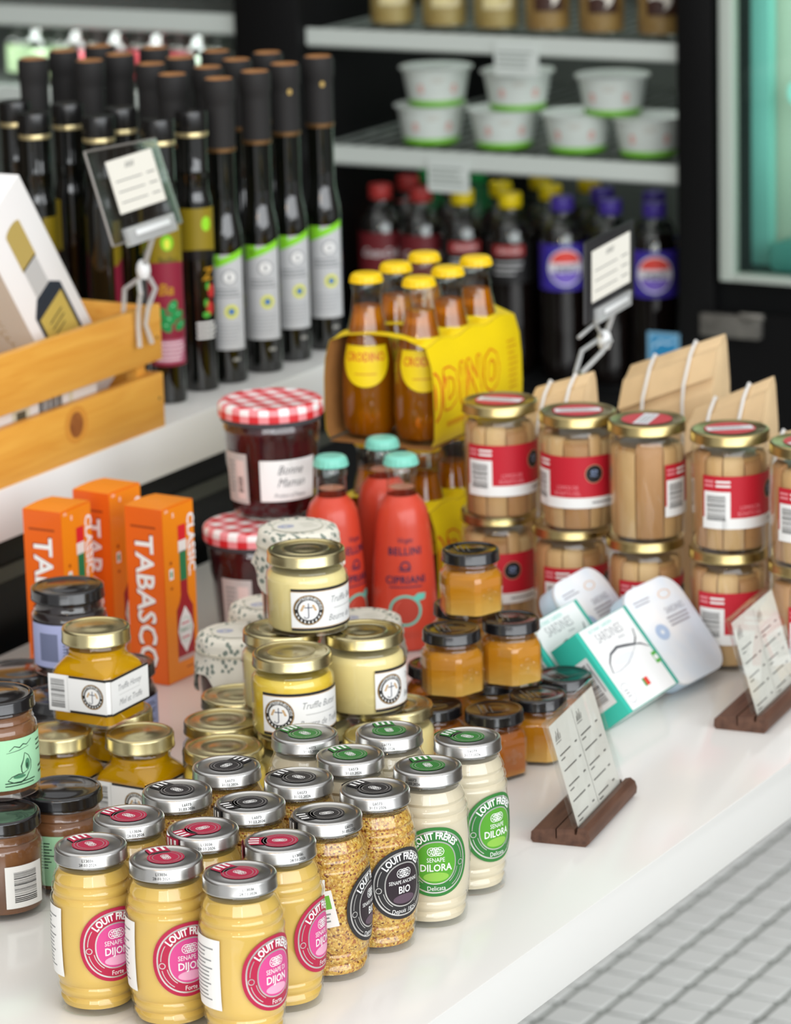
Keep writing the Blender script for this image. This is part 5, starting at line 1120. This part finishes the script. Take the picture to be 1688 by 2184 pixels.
# ================================================================== FRIDGE CONTENTS
def fz(x, z): return Vector((x, 4.165, z))
COLA = pm('dark_cola_in_bottle', '#100a08', .08, coat=.4)
def soda(cap, kind):
    t = thing('soda_bottle'); t['category'] = 'bottle'
    b = MB(); b.lathe([(0, 4), (20, 0), (27, 2), (29.4, 10), (29.9, 30), (28.5, 60), (29, 80), (29.9, 100), (30.0, 125), (30.0, 172)], COLA, 32); b.build('body', t)
    g = MB(); g.lathe([(30.0, 172), (29, 181), (26, 193), (19, 204), (14, 211), (12.6, 215), (12.6, 219)], GLASSG, 32); g.lathe([(29.2, 172.5), (28, 181), (25, 192), (20, 199), (0, 199)], COLA, 32); g.build('shoulder', t)
    c = MB(); c.lathe([(14.2, 218), (15, 219), (15, 235), (14, 236.5), (0, 236.5)], cap, 28, lambda a, k, z: 1+.015*math.cos(24*a)); c.build('bottle_cap', t)
    p = Pr()
    if kind == 'purple':
        p.rect(-60, 118, 60, 178, ink('#3d2f9a'), 0, 30); p.ell(0, 148, 24, 24, WHITEI, 1, r0=.02, n=36, rings=2); p.ell(0, 150, 21.5, 20, ink('#e2493e'), 2, r0=.02, n=20, rings=2, a0=8, a1=172); p.ell(0, 146, 21.5, 20, ink('#7a63c4'), 2, r0=.02, n=20, rings=2, a0=188, a1=352); p.rect(-22, 142, 22, 154, ink('#e9e6ec'), 3, 8); p.text('pepsi', 0, 148, 13, NAVY, 4, bold=.03)
    elif kind == 'red': p.rect(-60, 122, 60, 176, ink('#641a20'), 0, 30); p.text('Coca-Cola', 0, 149, 16, WHITEI, 1, shear=.4, sx=.8)
    else: p.rect(-60, 122, 60, 176, ink('#171616'), 0, 30); p.rect(-22, 158, 22, 172, ink('#9a2c2a'), 1, 8); p.text('Coca-Cola', 0, 165, 9, WHITEI, 2, shear=.4, sx=.8); p.lines(-20, 132, 20, 152, 3, ink('#b8b8b8'), 1, .35, .3, 6)
    p.build('label', cyl(30.0, 0, base=.2), t)
    return t
CR_, CY_, CP_ = pm('red_bottle_cap', '#a8322f', .4), pm('yellow_bottle_cap', '#e3c808', .4), pm('purple_bottle_cap', '#42318e', .4)
SD = {'r': soda(CR_, 'red'), 'y': soda(CY_, 'black'), 'p': soda(CP_, 'purple')}
SN = {'r': 'cola bottle with red cap, ', 'y': 'dark cola bottle with yellow cap, ', 'p': 'cola bottle with purple cap and label, '}
for px, py, k, yy, w in [(815, 395, 'r', 4.16, 'first row, against the divider'), (905, 402, 'r', 4.16, 'first row, beside the yellow caps'), (985, 410, 'y', 4.16, 'first row, beside the red caps'), (1088, 412, 'y', 4.16, 'first row, beside the purple caps'), (1202, 420, 'p', 4.16, 'first row, beside the yellow caps'), (1303, 428, 'p', 4.16, 'first row, middle of three'), (1395, 435, 'p', 4.16, 'first row, against the divider'),
     (0, -2.390, 'r', 4.232, 'second row, against the divider'), (0, -2.322, 'r', 4.232, 'second row, beside the yellow caps'), (0, -2.250, 'y', 4.232, 'second row, beside the red caps'), (0, -2.176, 'y', 4.232, 'second row, beside the purple caps'), (0, -2.100, 'p', 4.232, 'second row, beside the yellow caps'), (0, -2.025, 'p', 4.232, 'second row, against the divider'), (0, -2.228, 'y', 4.305, 'third row, beside the red caps'), (0, -2.155, 'y', 4.305, 'third row, beside the purple caps')]:
    q = Vector((py, yy, 0)) if px == 0 else Vector(({815: -2.392, 905: -2.3305, 985: -2.2685, 1088: -2.198, 1202: -2.122, 1303: -2.053, 1395: -1.9905}[px], yy, 0))
    q = Vector((q.x, q.y, .5215)); place(SD[k], q, aview(q)+R(random.uniform(-12, 12) if px else 80), SN[k]+w, 'bottle', 'cola bottles in the fridge')
# green-capped and orange drinks beside the divider
def drink(name, liquid, cap, h=200):
    t = thing(name); t['category'] = 'bottle'
    b = MB(); b.lathe([(0, 3), (24, 0), (28, 3), (28.5, 12), (28.5, h-70), (26, h-50), (16, h-25), (13, h-16)], liquid, 28); b.build('body', t)
    c = MB(); c.lathe([(13, h-16), (15, h-15), (15, h-1), (0, h)], cap, 24); c.build('bottle_cap', t)
    p = Pr(); p.rect(-22, 60, 22, 100, WHITEP, 0, 8); p.lines(-16, 66, 16, 94, 4, GREYI, 1, .4, .3, 4); p.build('label', cyl(28.5, 0), t); return t
GD = drink('green_drink_bottle', pm('deep_green_drink', '#1f5a34', .2), pm('green_cap', '#1f9a4c', .4), 222); OD = drink('orange_drink_bottle', pm('orange_drink', '#c85c14', .25), CR_, 190)
place(GD, (-2.432, 4.365, .5215), 0, 'green bottle with green cap standing behind the red-capped colas', 'bottle')
place(dup(GD), (-2.37, 4.385, .5215), 0, 'green bottle with green cap, second behind the red-capped colas', 'bottle')
place(OD, (-2.431, 4.300, .5215), 0, 'orange drink bottle squeezed against the fridge divider', 'bottle')
# yogurt tubs
def tub():
    t = thing('yogurt_tub'); t['category'] = 'tub'; PW = pm('white_tub_plastic', '#cdd4ce', .4)
    b = MB(); b.lathe([(37, 8), (44, 46), (48, 47), (48.5, 49), (47.5, 49.8), (44, 49), (0, 49)], PW, 40); b.build('cup', t)
    g = MB(); g.lathe([(0, 1), (34, 0), (36, 1), (37.2, 8), (37, 8.4)], pm('lime_base_band', '#6fb52e', .4), 40); g.build('base_band', t)
    p = Pr(); PKI = ink('#d99a92')
    for u in (-24, 22): p.ell(u, -4, 4, 6, PKI, 0, r0=.4, n=14)
    p.lines(-8, 4, 12, 12, 2, ink('#b9b3a8'), 0, .4, .3, 4); p.build('print', cyl(lambda z: 37+(z-8)*.184, 28), t); return t
TBB = tub()
for x, z, w in ((-2.315, .8185, 'lower layer, beside the fridge divider'), (-2.207, .8185, 'lower layer, second along'), (-2.100, .8185, 'lower layer, third along'), (-2.000, .8185, 'lower layer, at the shelf end'), (-2.306, .8685, 'upper layer, over the price card'), (-2.186, .8685, 'upper layer, middle of three'), (-2.050, .8685, 'upper layer, bridging two tubs')):
    place(TBB, (x, 4.165, z), aview(Vector((x, 4.16, 0)))+R(random.choice((-6, 4, 60)) if 'third' in w or 'bridging' in w else 3), 'white tub with lime base, '+w, 'tub', 'white tubs on the middle shelf')
# dessert jars on the top shelf
def dessert(dark):
    t = thing('dessert_jar'); t['category'] = 'jar'
    g = MB(); g.lathe([(0, 1), (26, 0), (29, 2), (30, 8), (30, 92), (27, 100), (25, 104), (25, 112)], GLASSG, 32); g.build('glass', t)
    f = MB(); f.lathe([(0, 4), (28.4, 4), (28.6, 88), (0, 90)], pm('tan_dessert', '#b39a62', .5, c2='#98793f', vscale=25) if not dark else pm('brown_dessert', '#a5814c', .5, c2='#8a6536', vscale=25), 28); f.build('filling', t)
    c = MB(); c.lathe(lid_prof(27, 106, 118), BLACKL, 32); c.build('lid', t)
    p = Pr(); p.rect(-20, 28, 20, 80, ink('#c9bd92') if not dark else ink('#3f281c'), 0, 8); p.ell(-2 if dark else 0, 48, 15, 14, ink('#b7a86a') if not dark else ink('#e4ded2'), 1, r0=.02, n=24); p.ell(-8, 40, 12, 9, ink('#3a1f14') if dark else ink('#cfc28c'), 2, r0=.02, n=18); p.build('label', cyl(30, 0), t); return t
DA, DB = dessert(False), dessert(True)
for k, (px, py) in enumerate(((838, 60), (950, 66), (1060, 72), (1170, 78), (1285, 85), (1410, 92))):
    q = ony(px, py, 4.16); q = Vector((q.x, 4.16, .9705)); d = k >= 3
    place(DB if d else DA, q, aview(q)+R(4), ('brown' if d else 'tan')+' dessert jar with '+('dark' if d else 'pale')+' label, '+('beside the divider', 'second along', 'middle of the shelf', 'next to the pale-label jars', 'second of the dark labels', 'at the shelf end')[k], 'jar', 'dessert jars on the top shelf')
# small juice bottles in the neighbouring bay
shelf(-3750, -2562, 850, 874, [])
def juice(liq):
    t = thing('juice_bottle'); t['category'] = 'bottle'
    g = MB(); g.lathe([(0, 1), (16, 0), (19, 2), (19.5, 6), (19.5, 46), (17, 54), (11, 62), (9.5, 66), (9.5, 72)], GLASSG, 28); g.build('glass', t)
    f = MB(); f.lathe([(0, 3), (18, 3), (18.2, 40), (0, 41)], liq, 24); f.build('drink', t)
    c = MB(); c.lathe([(10, 70), (11, 70.5), (11, 77), (0, 78)], pm('steel_cap', '#8c8f8c', .3, .8), 24); c.build('bottle_cap', t); return t
JU = [juice(pm('pale_green_juice', '#b9c9a2', .4)), juice(pm('pink_red_juice', '#d0505c', .4)), juice(pm('clear_lemonade', '#cfd6c6', .3))]
for r_, xs in ((0, (83, 168, 253, 340, 427)), (1, (41, 129, 211, 301, 386, 469))):
    for k, px in enumerate(xs):
        q = ony(px, 120, 4.150+.048*r_); i = 1 if (160 < px < 320 or px in (340, 386)) else (0 if px < 140 else 2)
        place(JU[i], Vector((q.x, q.y, .8755)), 0, 'small '+('pale green', 'pink-red', 'clear')[i]+' juice bottle, '+('first', 'second')[r_]+' row, '+('first', 'second', 'third', 'fourth', 'fifth', 'sixth')[len(xs)-1-k]+' from the divider', 'bottle', 'small juice bottles')
# area lights in the fridge: right bay is lit, the others get added fill
def bay_light(loc, sx, sy, power, rot=(0, 0, 0), col=(.9, 1, .95)):
    l = bpy.data.lights.new('fridge_bay_light', 'AREA'); l.shape = 'RECTANGLE'; l.size = sx; l.size_y = sy; l.energy = power; l.color = col
    o = bpy.data.objects.new('fridge_bay_light', l); COL.objects.link(o); o.location = loc; o.rotation_euler = rot
bay_light((-1.57, 4.10, 1.25), .5, .9, 1.7, (R(90), 0, 0)); bay_light((-2.19, 4.30, 1.172), .5, .03, .9, (0, 0, 0)); bay_light((-2.19, 4.42, .935), .5, .02, .35, (0, 0, 0)); bay_light((-3.1, 4.13, .945), 1.0, .012, 1.2, (R(8), 0, 0))
